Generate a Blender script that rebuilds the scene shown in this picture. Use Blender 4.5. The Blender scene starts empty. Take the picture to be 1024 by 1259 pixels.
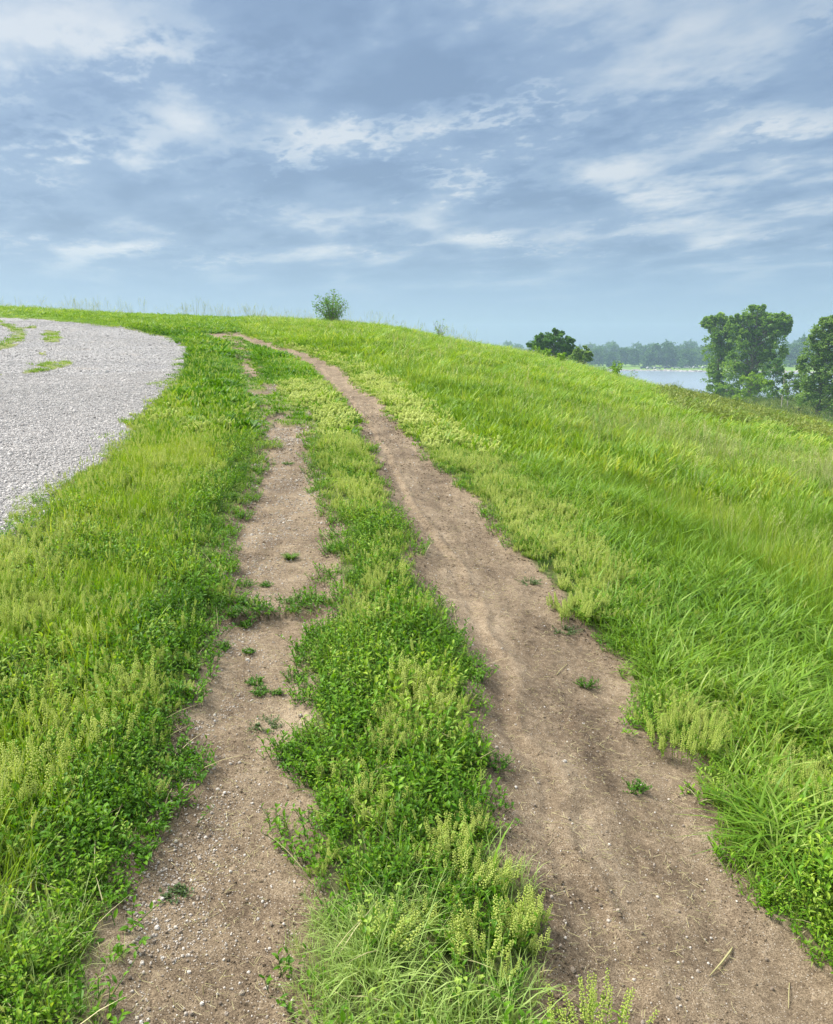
import bpy, math, random
import numpy as np
from mathutils import Vector
rng = np.random.default_rng(7)
random.seed(7)
R = math.radians
sc = bpy.context.scene
COL = sc.collection

# ------------------------------------------------------------------ camera
CAM_H = 1.6
FPX = 1000.0            # focal length in pixels of a 1024-wide frame
PITCH = math.atan((629.5 - 435.0) / FPX)
cam_d = bpy.data.cameras.new('camera')
cam_d.sensor_fit = 'HORIZONTAL'; cam_d.sensor_width = 36.0
cam_d.lens = 36.0 * FPX / 1024.0
cam_d.clip_start = 0.05; cam_d.clip_end = 6000
cam = bpy.data.objects.new('camera', cam_d); COL.objects.link(cam)
cam.location = (0, 0, CAM_H)
cam.rotation_euler = (R(90) - PITCH, 0, 0)
sc.camera = cam

# ------------------------------------------------------------------ sky, sun, exposure
EXPOSURE = 2.52
SUN_EL, SUN_AZ = 52.0, -70.0       # azimuth clockwise from the view direction (+Y)
sc.view_settings.view_transform = 'Standard'
sc.view_settings.look = 'None'
sc.view_settings.exposure = EXPOSURE
sc.view_settings.gamma = 1.0
sc.cycles.use_denoising = True
sc.cycles.max_bounces = 8
sc.cycles.transmission_bounces = 6
sc.cycles.volume_bounces = 1
sun_d = bpy.data.lights.new('sun', 'SUN')
sun_d.energy = 1.3; sun_d.angle = R(24); sun_d.color = (1.0, 0.955, 0.88)
sun = bpy.data.objects.new('sun', sun_d); COL.objects.link(sun)
sd = Vector((math.sin(R(SUN_AZ)) * math.cos(R(SUN_EL)), math.cos(R(SUN_AZ)) * math.cos(R(SUN_EL)), math.sin(R(SUN_EL))))
sun.rotation_euler = sd.to_track_quat('Z', 'Y').to_euler()
sun.location = (0, 0, 60)


class NT:
    """tiny node helper"""
    def __init__(s, tree):
        s.t = tree; s.t.nodes.clear()
    def n(s, typ, **kw):
        nd = s.t.nodes.new(typ)
        for k, v in kw.items():
            if k.startswith('i_'):
                key = k[2:]
                key = int(key) if key.isdigit() else key.replace('_', ' ')
                s.put(nd.inputs[key], v)
            else:
                setattr(nd, k, v)
        return nd
    def put(s, sock, v):
        if isinstance(v, bpy.types.NodeSocket): s.t.links.new(v, sock)
        elif isinstance(v, bpy.types.Node): s.t.links.new(v.outputs[0], sock)
        else:
            if isinstance(v, (tuple, list)) and len(v) == 3 and sock.type == 'RGBA': v = (*v, 1)
            sock.default_value = v
    def math(s, op, a, b=0.0, c=0.0, clamp=False):
        nd = s.t.nodes.new('ShaderNodeMath'); nd.operation = op; nd.use_clamp = clamp
        for i, v in enumerate((a, b, c)): s.put(nd.inputs[i], v)
        return nd.outputs[0]
    def mix(s, f, a, b, blend='MIX'):
        nd = s.t.nodes.new('ShaderNodeMix'); nd.data_type = 'RGBA'; nd.blend_type = blend; nd.clamp_factor = True
        s.put(nd.inputs[0], f); s.put(nd.inputs[6], a); s.put(nd.inputs[7], b)
        return nd.outputs[2]
    def ramp(s, f, stops, interp='LINEAR'):
        nd = s.t.nodes.new('ShaderNodeValToRGB'); cr = nd.color_ramp; cr.interpolation = interp
        while len(cr.elements) > 1: cr.elements.remove(cr.elements[-1])
        for i, (p, c) in enumerate(stops):
            e = cr.elements[0] if i == 0 else cr.elements.new(p)
            e.position = p
            if not isinstance(c, (tuple, list)): c = (c, c, c)
            e.color = (*c, 1)
        s.put(nd.inputs[0], f)
        return nd.outputs[0]
    def noise(s, vec, scale, detail=4, rough=0.55, dist=0.0):
        nd = s.t.nodes.new('ShaderNodeTexNoise')
        if vec is not None: s.put(nd.inputs['Vector'], vec)
        nd.inputs['Scale'].default_value = scale; nd.inputs['Detail'].default_value = detail
        nd.inputs['Roughness'].default_value = rough; nd.inputs['Distortion'].default_value = dist
        return nd.outputs[0]
    def sstep(s, v, a, b):
        nd = s.t.nodes.new('ShaderNodeMapRange'); nd.interpolation_type = 'SMOOTHSTEP'
        s.put(nd.inputs[0], v); nd.inputs[1].default_value = a; nd.inputs[2].default_value = b
        return nd.outputs[0]


def _dir(px, py):
    a = (px - 512) / FPX; b = -(py - 629.5) / FPX
    v = Vector((a, math.cos(PITCH) + b * math.sin(PITCH), -math.sin(PITCH) + b * math.cos(PITCH))).normalized()
    return v.x, v.z
CLOUDS = [(*_dir(a, b_), rx / FPX, rz / FPX, wt * (1.05 if wt > 0 else 1.15)) for a, b_, rx, rz, wt in [
    (60, 60, 170, 60, .01), (60, 150, 90, 18, .15), (205, 50, 60, 22, .10), (300, 20, 60, 25, .10), (285, 190, 40, 16, .12), (375, 188, 40, 9, .13), (430, 168, 45, 9, .15), (490, 150, 45, 9, .14), (570, 135, 50, 9, .14), (660, 120, 60, 10, .14), (900, 70, 130, 45, .14), (1000, 140, 60, 22, .17),
    (800, 185, 150, 14, .08), (560, 222, 70, 9, .13), (880, 220, 170, 30, .08), (230, 310, 60, 8, .12), (300, 252, 60, 7, .10), (620, 303, 45, 5, .13), (780, 296, 40, 5, .12), (640, 328, 50, 4, .10), (470, 285, 40, 5, .08), (100, 290, 80, 5, .06), (30, 243, 40, 7, .10), (960, 290, 80, 8, .07),
    (230, 100, 110, 22, -.10), (450, 60, 160, 40, -.10), (420, 125, 120, 20, -.08), (640, 180, 130, 18, -.13), (450, 205, 110, 14, -.10), (60, 205, 100, 18, -.09), (130, 110, 60, 14, -.06), (760, 60, 80, 25, -.04), (940, 165, 40, 10, -.12), (1000, 50, 30, 12, -.10), (700, 250, 150, 14, -.05)]]
world = bpy.data.worlds.new('World'); sc.world = world; world.use_nodes = True
w = NT(world.node_tree)
tc = w.n('ShaderNodeTexCoord')
sep = w.n('ShaderNodeSeparateXYZ', i_0=tc.outputs['Generated'])
zc = w.math('MAXIMUM', sep.outputs[2], 0.0)
den = w.math('ADD', zc, 0.09)
U = w.math('DIVIDE', sep.outputs[0], den)
V = w.math('DIVIDE', sep.outputs[1], den)
# shear so that cloud bands climb to the right
Vs = w.math('ADD', w.math('MULTIPLY', V, 0.95), w.math('MULTIPLY', U, 0.32))
cv = w.n('ShaderNodeCombineXYZ'); w.put(cv.inputs[0], w.math('MULTIPLY', U, 1.15)); w.put(cv.inputs[1], Vs); cv.inputs[2].default_value = 3.7
big = w.noise(cv.outputs[0], 0.55, 3, 0.5, 0.3)
mid = w.noise(cv.outputs[0], 2.5, 10, 0.56, 0.15)
fine = w.noise(cv.outputs[0], 8.5, 7, 0.60, 0.15)
vw = w.n('ShaderNodeVectorMath', operation='MULTIPLY_ADD'); w.put(vw.inputs[0], w.n('ShaderNodeTexNoise', i_0=cv.outputs[0], i_Scale=3.0, i_Detail=5.0).outputs['Color']); vw.inputs[1].default_value = (.45, .45, 0); w.put(vw.inputs[2], cv.outputs[0])
vo = w.n('ShaderNodeTexVoronoi', feature='SMOOTH_F1', voronoi_dimensions='2D', i_Vector=vw.outputs[0], i_Scale=1.5, i_Detail=1.0, i_Roughness=0.5, i_Smoothness=0.5)
puff = w.math('MULTIPLY', vo.outputs['Distance'], 0.42)      # rounded dark cloud bellies with pale seams between them
cl = w.math('ADD', w.math('MULTIPLY', big, 0.35), w.math('ADD', w.math('MULTIPLY', mid, 0.58), w.math('ADD', puff, w.math('SUBTRACT', w.math('MULTIPLY', fine, 0.30), 0.385))))
cl = w.math('MULTIPLY_ADD', w.math('SUBTRACT', cl, 0.5), 1.02, 0.525)
# where the cloud deck is thin (bright) or thick (dark): x and z of the sky direction, widths, weight
xw = w.math('ADD', sep.outputs[0], w.math('MULTIPLY', w.math('SUBTRACT', mid, 0.5), 0.30))
zw = w.math('ADD', zc, w.math('MULTIPLY', w.math('SUBTRACT', fine, 0.5), 0.16))
for (bx_, bz_, rx_, rz_, wt_) in CLOUDS:
    ax = w.math('MULTIPLY', w.math('SUBTRACT', xw, bx_), 1.0 / rx_); az_ = w.math('MULTIPLY', w.math('SUBTRACT', zw, bz_), 1.0 / rz_)
    q = w.math('ADD', w.math('MULTIPLY', ax, ax), w.math('MULTIPLY', az_, az_))
    cl = w.math('MULTIPLY_ADD', w.math('POWER', 2.718, w.math('MULTIPLY', q, -1.0)), wt_, cl)
cloudc = w.ramp(cl, [(0.30, (0.20, 0.295, 0.45)), (0.40, (0.24, 0.345, 0.51)), (0.47, (0.285, 0.395, 0.56)), (0.54, (0.32, 0.435, 0.595)), (0.60, (0.40, 0.51, 0.65)), (0.68, (0.52, 0.61, 0.71)), (0.80, (0.70, 0.75, 0.79))])
hazec = w.ramp(zc, [(0.0, (0.34, 0.495, 0.635)), (0.08, (0.305, 0.475, 0.655)), (0.16, (0.255, 0.405, 0.60)), (0.3, (0.24, 0.37, 0.56))])
lowfade = w.sstep(zc, 0.045, 0.14)
gaps = w.math('ADD', w.math('MULTIPLY', lowfade, 0.82), w.math('MULTIPLY', w.sstep(cl, 0.535, 0.62), w.math('MULTIPLY', w.sstep(zc, 0.085, 0.14), 0.5)), clamp=True)
skyc = w.mix(gaps, hazec, cloudc)
# the bright part of the overcast, round the hidden sun and overhead
vd = w.n('ShaderNodeVectorMath', operation='DOT_PRODUCT', i_0=tc.outputs['Generated'], i_1=tuple(sd))
glow = w.math('ADD', w.math('MULTIPLY', w.sstep(zc, 0.40, 0.85), 3.1), w.math('MULTIPLY', w.sstep(vd.outputs['Value'], 0.80, 1.0), 2.0))
glowc = w.mix(w.math('MULTIPLY', glow, 0.5, clamp=True), (1, 1, 1), (1.28, 1.0, 0.80))
skyc = w.mix(1.0, skyc, glowc, 'MULTIPLY')
amp = w.math('ADD', glow, 1.0)
nish = w.n('ShaderNodeTexSky', sky_type='NISHITA', sun_disc=False, sun_elevation=R(SUN_EL), sun_rotation=R(SUN_AZ), air_density=1.0, dust_density=2.0)
bg1 = w.n('ShaderNodeBackground', i_0=skyc, i_1=w.math('MULTIPLY', amp, 0.93 / 2 ** EXPOSURE))
bg2 = w.n('ShaderNodeBackground', i_0=nish, i_1=0.05)
ms = w.n('ShaderNodeMixShader', i_0=0.10, i_1=bg1, i_2=bg2)
wo = w.n('ShaderNodeOutputWorld', i_0=ms)
world.cycles.sampling_method = 'AUTOMATIC'

# ------------------------------------------------------------------ tagging
def tag(o, label=None, cat=None, group=None, kind=None):
    if label: o['label'] = label
    if cat: o['category'] = cat
    if group: o['group'] = group
    if kind: o['kind'] = kind
    return o

# ------------------------------------------------------------------ numpy noise
def _hash(ix, iy, seed):
    n = (ix.astype(np.int64) * 374761393 + iy.astype(np.int64) * 668265263 + seed * 1442695041) & 0xffffffff
    n = ((n ^ (n >> 13)) * 1274126177) & 0xffffffff
    return ((n ^ (n >> 16)) & 0xffff) / 65535.0
def vnoise(x, y, seed=0):
    x = np.asarray(x, float); y = np.asarray(y, float)
    ix = np.floor(x); iy = np.floor(y); fx = x - ix; fy = y - iy
    fx = fx * fx * (3 - 2 * fx); fy = fy * fy * (3 - 2 * fy)
    a = _hash(ix, iy, seed); b = _hash(ix + 1, iy, seed); c = _hash(ix, iy + 1, seed); d = _hash(ix + 1, iy + 1, seed)
    return (a * (1 - fx) + b * fx) * (1 - fy) + (c * (1 - fx) + d * fx) * fy * 1.0
def fbm(x, y, seed=0, oct=3):
    s = 0; a = 0.5; t = 0
    for k in range(oct):
        s = s + a * vnoise(x * 2 ** k + 13.7 * k, y * 2 ** k - 7.1 * k, seed + k); t += a; a *= 0.5
    return s / t
def smooth(v, a, b):
    t = np.clip((v - a) / (b - a), 0, 1); return t * t * (3 - 2 * t)

# ------------------------------------------------------------------ lie of the land
cP, sP = math.cos(PITCH), math.sin(PITCH)
def pix_dir(px, py):
    """azimuth (from +Y, clockwise) and tan(elevation) of a sight line"""
    a = (np.asarray(px, float) - 512) / FPX; b = -(np.asarray(py, float) - 629.5) / FPX
    x = a; y = cP + b * sP; z = -sP + b * cP
    return np.arctan2(x, y), z / np.hypot(x, y)
def project(x, y, z):
    zz = z - CAM_H
    dep = y * cP - zz * sP; up = y * sP + zz * cP
    dd = np.maximum(dep, 0.05)
    return 512 + FPX * x / dd, 629.5 - FPX * up / dd, dep
# crest of the hill as seen from the path: bearing -> slope to the crest, distance of the crest
sil = [(-420, 388), (-150, 381), (0, 381), (100, 386), (200, 389), (300, 393), (385, 397), (430, 400), (470, 403), (500, 409), (540, 419), (600, 429),
       (650, 438), (700, 451), (750, 465), (800, 479), (850, 492), (900, 505), (950, 516), (1000, 526), (1024, 532), (1200, 570)]
saz, sE = pix_dir([p[0] for p in sil], [p[1] for p in sil])
k_az = np.concatenate([[-math.pi, -2.2, -1.3], saz, [1.2, 2.0, math.pi]])
k_E = np.concatenate([[-0.03, 0.0, 0.05], sE, [-0.14, -0.10, -0.03]])
d_az = np.array([-math.pi, -1.2, -0.45, -0.1, 0.08, 0.2, 0.35, 0.46, 0.8, 1.4, math.pi])
d_Dc = np.array([60, 80, 80, 76, 66, 60, 52, 48, 42, 42, 60.])
LAKE_Z = -8.4
def gz_base(x, y):
    D = np.maximum(np.hypot(x, y), 1e-3); az = np.arctan2(x, y)
    # smoothed lookup
    E = 0; Dc = 0
    for o_, wt in ((-0.03, .25), (0, .5), (0.03, .25)):
        E = E + wt * np.interp(az + o_, k_az, k_E); Dc = Dc + wt * np.interp(az + o_, d_az, d_Dc)
    p = E + 2 * CAM_H / Dc; q = CAM_H / Dc ** 2
    z = p * D - q * D * D - 0.0022 * np.maximum(D - Dc, 0) ** 2
    und = (fbm(x * 0.22, y * 0.22, 11, 3) - 0.5) * 0.35 * smooth(D, 5, 22) * (1 - 0.75 * smooth(D, 30, 60)) + (fbm(x * 1.6, y * 1.6, 21, 3) - 0.5) * 0.05
    z = z + und
    # low country round the lake
    ang = np.degrees(az)
    shore_near = 192 + 10 * np.sin(ang * 0.21) + 6 * np.sin(ang * 0.67 + 1)
    shore_far = 505 + 14 * np.sin(ang * 0.16 + 0.4) + 5 * np.sin(ang * 0.9)
    low = LAKE_Z + 0.55 - 1.7 * smooth(D, shore_near - 8, shore_near + 6) * (1 - smooth(D, shore_far - 6, shore_far + 3)) + 1.6 * smooth(D, shore_far, shore_far + 60) + 4 * smooth(D, 620, 900)
    d = z - low; k = 0.8
    return np.where(D < 20, z, low + 0.5 * (d + np.sqrt(d * d + k * k)))

# traced edges of the worn ground (photo row, left, right)
RT = np.array([(408, 278, 292), (412, 284, 302), (425, 316, 338), (435, 348, 372), (445, 374, 400), (460, 392, 427), (480, 411, 448), (500, 428, 468), (520, 442, 490),
    (550, 458, 517), (580, 468, 542), (610, 477, 572), (640, 489, 602), (670, 504, 625), (700, 521, 655), (730, 539, 690), (760, 553, 700),
    (790, 560, 738), (820, 570, 770), (850, 580, 790), (880, 588, 770), (900, 590, 790), (940, 600, 852), (970, 606, 866), (1000, 612, 884), (1040, 626, 890),
    (1080, 652, 905), (1120, 668, 935), (1160, 680, 995), (1200, 690, 1030), (1259, 705, 1085), (1600, 760, 1400), (3000, 1000, 2700)], float)
LT = np.array([(409, 250, 288), (414, 256, 292), (422, 285, 300), (440, 290, 305), (455, 296, 322), (468, 304, 330), (475, 300, 342), (488, 306, 345), (497, 322, 345), (503, 322, 375), (530, 325, 382), (550, 322, 380), (580, 308, 386), (600, 300, 393),
    (620, 298, 405), (650, 286, 411), (680, 278, 409), (700, 272, 405), (720, 285, 412), (738, 300, 420), (760, 272, 412), (790, 262, 382), (820, 256, 366), (850, 236, 376),
    (880, 232, 366), (920, 225, 356), (960, 214, 360), (1000, 205, 375), (1040, 198, 370), (1080, 180, 365), (1120, 158, 354), (1160, 145, 362),
    (1200, 133, 350), (1259, 118, 366), (1600, 0, 330), (3000, -700, 160)], float)
ROAD_R = np.array([(404, 150), (410, 190), (417, 220), (425, 231), (432, 236), (440, 235), (455, 224), (472, 207), (490, 193), (505, 180), (525, 163),
    (550, 140), (575, 112), (590, 92), (615, 60), (640, 28), (660, 4), (700, -60), (800, -220), (1259, -950), (3000, -3500)], float)
ROAD_T = np.array([(-900, 405), (-300, 392), (-120, 388.5), (0, 389.5), (50, 392), (100, 397), (150, 403), (190, 409), (220, 416), (236, 430)], float)
BARS = [(745, 8)]     # rows where grass creeps right across the left trail
def worn(x, y, jit=0.035, seed=3):
    """signed distance in metres (positive inside) to left trail, right trail, road; plus picture row/column of the spot"""
    z = gz_base(x, y)
    D = np.hypot(x, y)
    jj = jit * (1 + 0.05 * D)
    fr = 3.4 / (1 + 0.06 * D)
    jx = (fbm(x * fr, y * fr, seed, 3) - 0.5) * 4 * jj; jy = (fbm(x * fr + 50, y * fr, seed + 9, 3) - 0.5) * 4 * jj
    px0, py0, _ = project(x, y, z)
    px, py, dep = project(x + jx, y + jy * (1 - .8 * smooth(D, 8, 25)), z)
    pm = FPX / np.maximum(dep, 0.05)
    l = np.minimum(px - np.interp(py, LT[:, 0], LT[:, 1]), np.interp(py, LT[:, 0], LT[:, 2]) - px) / pm
    l = np.where((py < 409) | (dep < 0.3), -9, l)
    l = np.where((py < 570) & (fbm(x * 1.9, y * .95, 66, 3) < .36 + .03 * smooth(py, 560, 500) + .02 * smooth(py, 480, 440)), np.minimum(l, -.06), l)
    for row, hh in BARS:
        l = np.where(np.abs(py - row + (px - 345) * .07) < hh * (.5 + 1.2 * fbm(x * 4, y * 4, 19, 2)), np.minimum(l, -0.02), l)
    r = np.minimum(px - np.interp(py, RT[:, 0], RT[:, 1]), np.interp(py, RT[:, 0], RT[:, 2]) - px) / pm
    r = np.where((py < 408) | (dep < 0.3), -9, r)
    g = (np.interp(py, ROAD_R[:, 0], ROAD_R[:, 1]) - px) / pm
    gt = (py - np.interp(px, ROAD_T[:, 0], ROAD_T[:, 1])) * 0.12
    g = np.where((dep < 0.3) | (px > 240), -9, np.minimum(g, gt))
    # green islands in the road
    isl = (((px0 + 12) / 42) ** 2 + ((py0 - 412) / 18) ** 2 < 1) & ~(((px0 + 18) / 33) ** 2 + ((py0 - 410.5) / 14) ** 2 < 1)
    isl |= (np.abs(px0 - (63 + (py0 - 415) * 0.1)) < 9) & (np.abs(py0 - 413) < 7)
    isl |= (((px0 - 60) / 12) ** 2 + ((py0 - 434) / 2.2) ** 2 < 1)
    isl |= (((px0 - 30) / 58) ** 2 + ((py0 - 455 + (px0 - 20) * 0.13) / 5) ** 2 < 1) & (fbm(x * 1.8, y * 1.8, 77, 2) > 0.47)
    isl |= (np.abs(py0 - 402) < 1.3) & (px0 > 15) & (px0 < 45)
    isl |= (((px0 + 130) / 45) ** 2 + ((py0 - 400) / 6) ** 2 < 1)
    isl &= fbm(x * 2.6, y * 1.3, 78, 3) > .46
    g = np.where(isl & (g > 0), -0.05, g)
    return l, r, g, px, py, dep
def gz(x, y, full=False):
    z = gz_base(x, y)
    l, r, g, px, py, dep = worn(x, y)
    m = np.maximum(l, r)
    tt = (px - np.interp(py, RT[:, 0], RT[:, 1])) / np.maximum(np.interp(py, RT[:, 0], RT[:, 2]) - np.interp(py, RT[:, 0], RT[:, 1]), 1)
    wob = (fbm(x * 0, y * 1.1, 44, 2) - .5) * .14
    on = smooth(r, 0, .08)
    z = z - on * (.010 * np.exp(-((tt - .24 - wob) / .045) ** 2) - .009 * np.exp(-((tt - .34 - wob) / .04) ** 2) + .005 * np.exp(-((tt - .62 - wob) / .06) ** 2))
    z = z + smooth(m, 0, .1) * (fbm(x * 4.5, y * 4.5, 35, 3) - .5) * .020 * (1 - smooth(np.hypot(x, y), 8, 20))
    z = z - 0.035 * smooth(m, -0.05, 0.12) - 0.02 * smooth(g, -0.1, 0.3)
    D = np.hypot(x, y)
    z = z + (fbm(x * 9, y * 9, 31, 3) - 0.5) * 0.022 * (1 - smooth(D, 10, 25))
    if full: return z, l, r, g, px, py
    return z
def gz1(x, y): return float(gz(np.array([x]), np.array([y]))[0])
def spot(px, py, dmax=140):
    """where the sight line through a photo pixel meets the ground"""
    az, e = pix_dir(px, py)
    D = np.exp(np.linspace(math.log(0.8), math.log(dmax), 3000))
    x = np.sin(az) * D; y = np.cos(az) * D
    z = gz(x, y)
    hit = np.nonzero(z - CAM_H >= e * D)[0]
    i = hit[0] if len(hit) else int(np.argmax((z - CAM_H) / D))
    return float(x[i]), float(y[i]), float(z[i])
def at(px, D):
    az, _ = pix_dir(px, 435)
    x = math.sin(az) * D; y = math.cos(az) * D
    return x, y, gz1(x, y)

# ------------------------------------------------------------------ mesh helpers
def new_mesh(name, V, F, mats, midx=None, attrs=None, smooth_=False):
    me = bpy.data.meshes.new(name)
    V = np.asarray(V, np.float32).reshape(-1, 3)
    if isinstance(F, np.ndarray):
        nf, k = F.shape
        me.vertices.add(len(V)); me.vertices.foreach_set('co', V.ravel())
        me.loops.add(nf * k); me.loops.foreach_set('vertex_index', F.astype(np.int32).ravel())
        me.polygons.add(nf); me.polygons.foreach_set('loop_start', np.arange(0, nf * k, k, dtype=np.int32))
        me.update(calc_edges=True)
    else:
        me.from_pydata(V.tolist(), [], F)
    for m in mats: me.materials.append(m)
    if midx is not None: me.polygons.foreach_set('material_index', np.asarray(midx, np.int32))
    if attrs:
        for k_, a in attrs.items():
            at_ = me.attributes.new(k_, 'FLOAT', 'POINT'); at_.data.foreach_set('value', np.asarray(a, np.float32))
    if smooth_: me.polygons.foreach_set('use_smooth', np.ones(len(me.polygons), bool))
    me.update()
    return me
def link(name, me, parent=None, loc=None):
    o = bpy.data.objects.new(name, me); COL.objects.link(o)
    if parent: o.parent = parent
    if loc is not None: o.location = loc
    return o
def empty(name, loc, rz=0, s=1):
    o = bpy.data.objects.new(name, None); COL.objects.link(o); o.location = loc; o.rotation_euler = (0, 0, rz); o.scale = (s, s, s)
    o.empty_display_size = 0.1
    return o
class MB:
    """collects strips, leaves and tubes; v = per-vertex shade number (natural colour difference between blades)"""
    def __init__(s): s.V = []; s.F = []; s.M = []; s.A = []
    def add(s, verts, faces, m=0, a=0.5):
        b = len(s.V); s.V += [tuple(v) for v in verts]; s.F += [tuple(i + b for i in f) for f in faces]
        s.M += [m] * len(faces); s.A += [a] * len(verts)
    def blade(s, x, y, z, yaw, L, wd, lean, droop, m=0, a=None, seg=3, stiff=0.0, twist=0.0):
        a = random.random() if a is None else a
        dx, dy = math.cos(yaw), math.sin(yaw)
        vs = []; ts = [i / seg for i in range(seg)] + [1.0]
        for t in ts:
            h = L * (t - droop * t ** 2.2); r = L * lean * (t ** 1.7 + stiff * t)
            ww = wd * 0.5 * (0.75 + 0.5 * t if t < 0.4 else 0.95 * (1 - ((t - 0.4) / 0.6) ** 1.8))
            ta = yaw + math.pi / 2 + twist * t
            px_, py_ = x + dx * r, y + dy * r
            if t == 1.0: vs.append((px_, py_, z + h))
            else:
                vs.append((px_ - math.cos(ta) * ww, py_ - math.sin(ta) * ww, z + h)); vs.append((px_ + math.cos(ta) * ww, py_ + math.sin(ta) * ww, z + h))
        fs = [(2 * i, 2 * i + 1, 2 * i + 3, 2 * i + 2) for i in range(seg - 1)] + [(2 * seg - 2, 2 * seg - 1, 2 * seg)]
        s.add(vs, fs, m, a)
    def leaf(s, p, d, up, L, wd, m=0, a=None, fold=0.25, droop=0.15):
        a = random.random() if a is None else a
        d = Vector(d).normalized(); up = Vector(up); sd_ = d.cross(up)
        if sd_.length < 1e-4: sd_ = d.cross(Vector((1, 0, 0)))
        sd_.normalize(); n = sd_.cross(d).normalized(); p = Vector(p)
        q = lambda t, w_, h: p + d * (L * t) + sd_ * (wd * w_) + n * (h * L)
        vs = [p, q(.3, .42, fold * .35), q(.68, .46, fold * .3 - droop * .4), q(1, 0, -droop), q(.68, -.46, fold * .3 - droop * .4), q(.3, -.42, fold * .35), q(.5, 0, 0)]
        s.add(vs, [(0, 1, 6), (1, 2, 6), (2, 3, 6), (3, 4, 6), (4, 5, 6), (5, 0, 6)], m, a)
    def card(s, p, L, wd, m=0, a=None):
        a = random.random() if a is None else a
        d = Vector((random.gauss(0, 1), random.gauss(0, 1), random.gauss(0, .7))).normalized()
        e = d.orthogonal().normalized()
        ang = random.random() * 6.28; e = (e * math.cos(ang) + d.cross(e) * math.sin(ang))
        p = Vector(p)
        s.add([p - d * L * .5, p + e * wd * .5 - d * L * .05, p + d * L * .5, p - e * wd * .5 - d * L * .05], [(0, 1, 2, 3)], m, a)
    def bead(s, p, r, m=0, a=None):
        a = random.random() if a is None else a
        x, y, z = p
        s.add([(x + r, y, z), (x, y + r, z), (x - r, y, z), (x, y - r, z), (x, y, z + r * 1.1), (x, y, z - r * 1.1)],
              [(0, 1, 4), (1, 2, 4), (2, 3, 4), (3, 0, 4), (1, 0, 5), (2, 1, 5), (3, 2, 5), (0, 3, 5)], m, a)
    def tube(s, pts, rs, m=0, a=0.5, sides=5):
        vs = []; fs = []
        for i, (p, r) in enumerate(zip(pts, rs)):
            p = Vector(p); t = (Vector(pts[min(i + 1, len(pts) - 1)]) - Vector(pts[max(i - 1, 0)])).normalized()
            u = t.cross(Vector((0.3, 1, 0.1))).normalized(); v = t.cross(u)
            for k in range(sides):
                an = 2 * math.pi * k / sides; vs.append(p + (u * math.cos(an) + v * math.sin(an)) * r)
        for i in range(len(pts) - 1):
            for k in range(sides):
                fs.append((i * sides + k, i * sides + (k + 1) % sides, (i + 1) * sides + (k + 1) % sides, (i + 1) * sides + k))
        fs.append(tuple(range(sides))[::-1]); fs.append(tuple((len(pts) - 1) * sides + k for k in range(sides)))
        s.add(vs, fs, m, a)
    def mesh(s, name, mats, smooth_=False):
        return new_mesh(name, s.V, s.F, mats, s.M, {'shade': s.A}, smooth_)

# ------------------------------------------------------------------ materials
def leaf_mat(name, A, B, Cc=None, trans=0.38, rough=0.5, noise_scale=None):
    m = bpy.data.materials.new(name); m.use_nodes = True; t = NT(m.node_tree)
    ti = t.n('ShaderNodeAttribute', attribute_type='INSTANCER', attribute_name='tint')
    sh = t.n('ShaderNodeAttribute', attribute_type='GEOMETRY', attribute_name='shade')
    f = t.math('ADD', t.math('MULTIPLY', ti.outputs['Fac'], 0.75), t.math('SUBTRACT', t.math('MULTIPLY', sh.outputs['Fac'], 0.5), 0.12), clamp=True)
    if noise_scale:
        g = t.n('ShaderNodeNewGeometry'); nn = t.noise(g.outputs['Position'], noise_scale, 2)
        f = t.math('ADD', t.math('MULTIPLY', sh.outputs['Fac'], 0.55), t.math('SUBTRACT', t.math('MULTIPLY', nn, 1.1), 0.3), clamp=True)
    if Cc: col = t.ramp(f, [(0, A), (0.6, B), (1, Cc)])
    else: col = t.mix(f, A, B)
    pb = t.n('ShaderNodeBsdfPrincipled'); t.put(pb.inputs['Base Color'], col); pb.inputs['Roughness'].default_value = rough
    pb.inputs['Specular IOR Level'].default_value = 0.25
    tr = t.n('ShaderNodeBsdfTranslucent'); t.put(tr.inputs[0], t.mix(1.0, col, (1.15, 1.08, 0.55), 'MULTIPLY'))
    mx = t.n('ShaderNodeMixShader', i_0=trans, i_1=pb, i_2=tr)
    t.n('ShaderNodeOutputMaterial', i_0=mx)
    return m
def plain(name, colr, rough=0.7, metal=0.0, spec=0.4, bump=None, col2=None, nscale=8.0):
    m = bpy.data.materials.new(name); m.use_nodes = True; t = NT(m.node_tree)
    pb = t.n('ShaderNodeBsdfPrincipled'); pb.inputs['Roughness'].default_value = rough; pb.inputs['Metallic'].default_value = metal
    pb.inputs['Specular IOR Level'].default_value = spec
    tcn = t.n('ShaderNodeTexCoord')
    if col2: t.put(pb.inputs['Base Color'], t.mix(t.sstep(t.noise(tcn.outputs['Object'], nscale, 4), 0.35, 0.65), colr, col2))
    else: pb.inputs['Base Color'].default_value = (*colr, 1)
    if bump:
        b = t.n('ShaderNodeBump'); b.inputs['Strength'].default_value = bump; b.inputs['Distance'].default_value = 0.02
        t.put(b.inputs['Height'], t.noise(tcn.outputs['Object'], nscale * 3, 4)); t.put(pb.inputs['Normal'], b)
    t.n('ShaderNodeOutputMaterial', i_0=pb)
    return m

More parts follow.
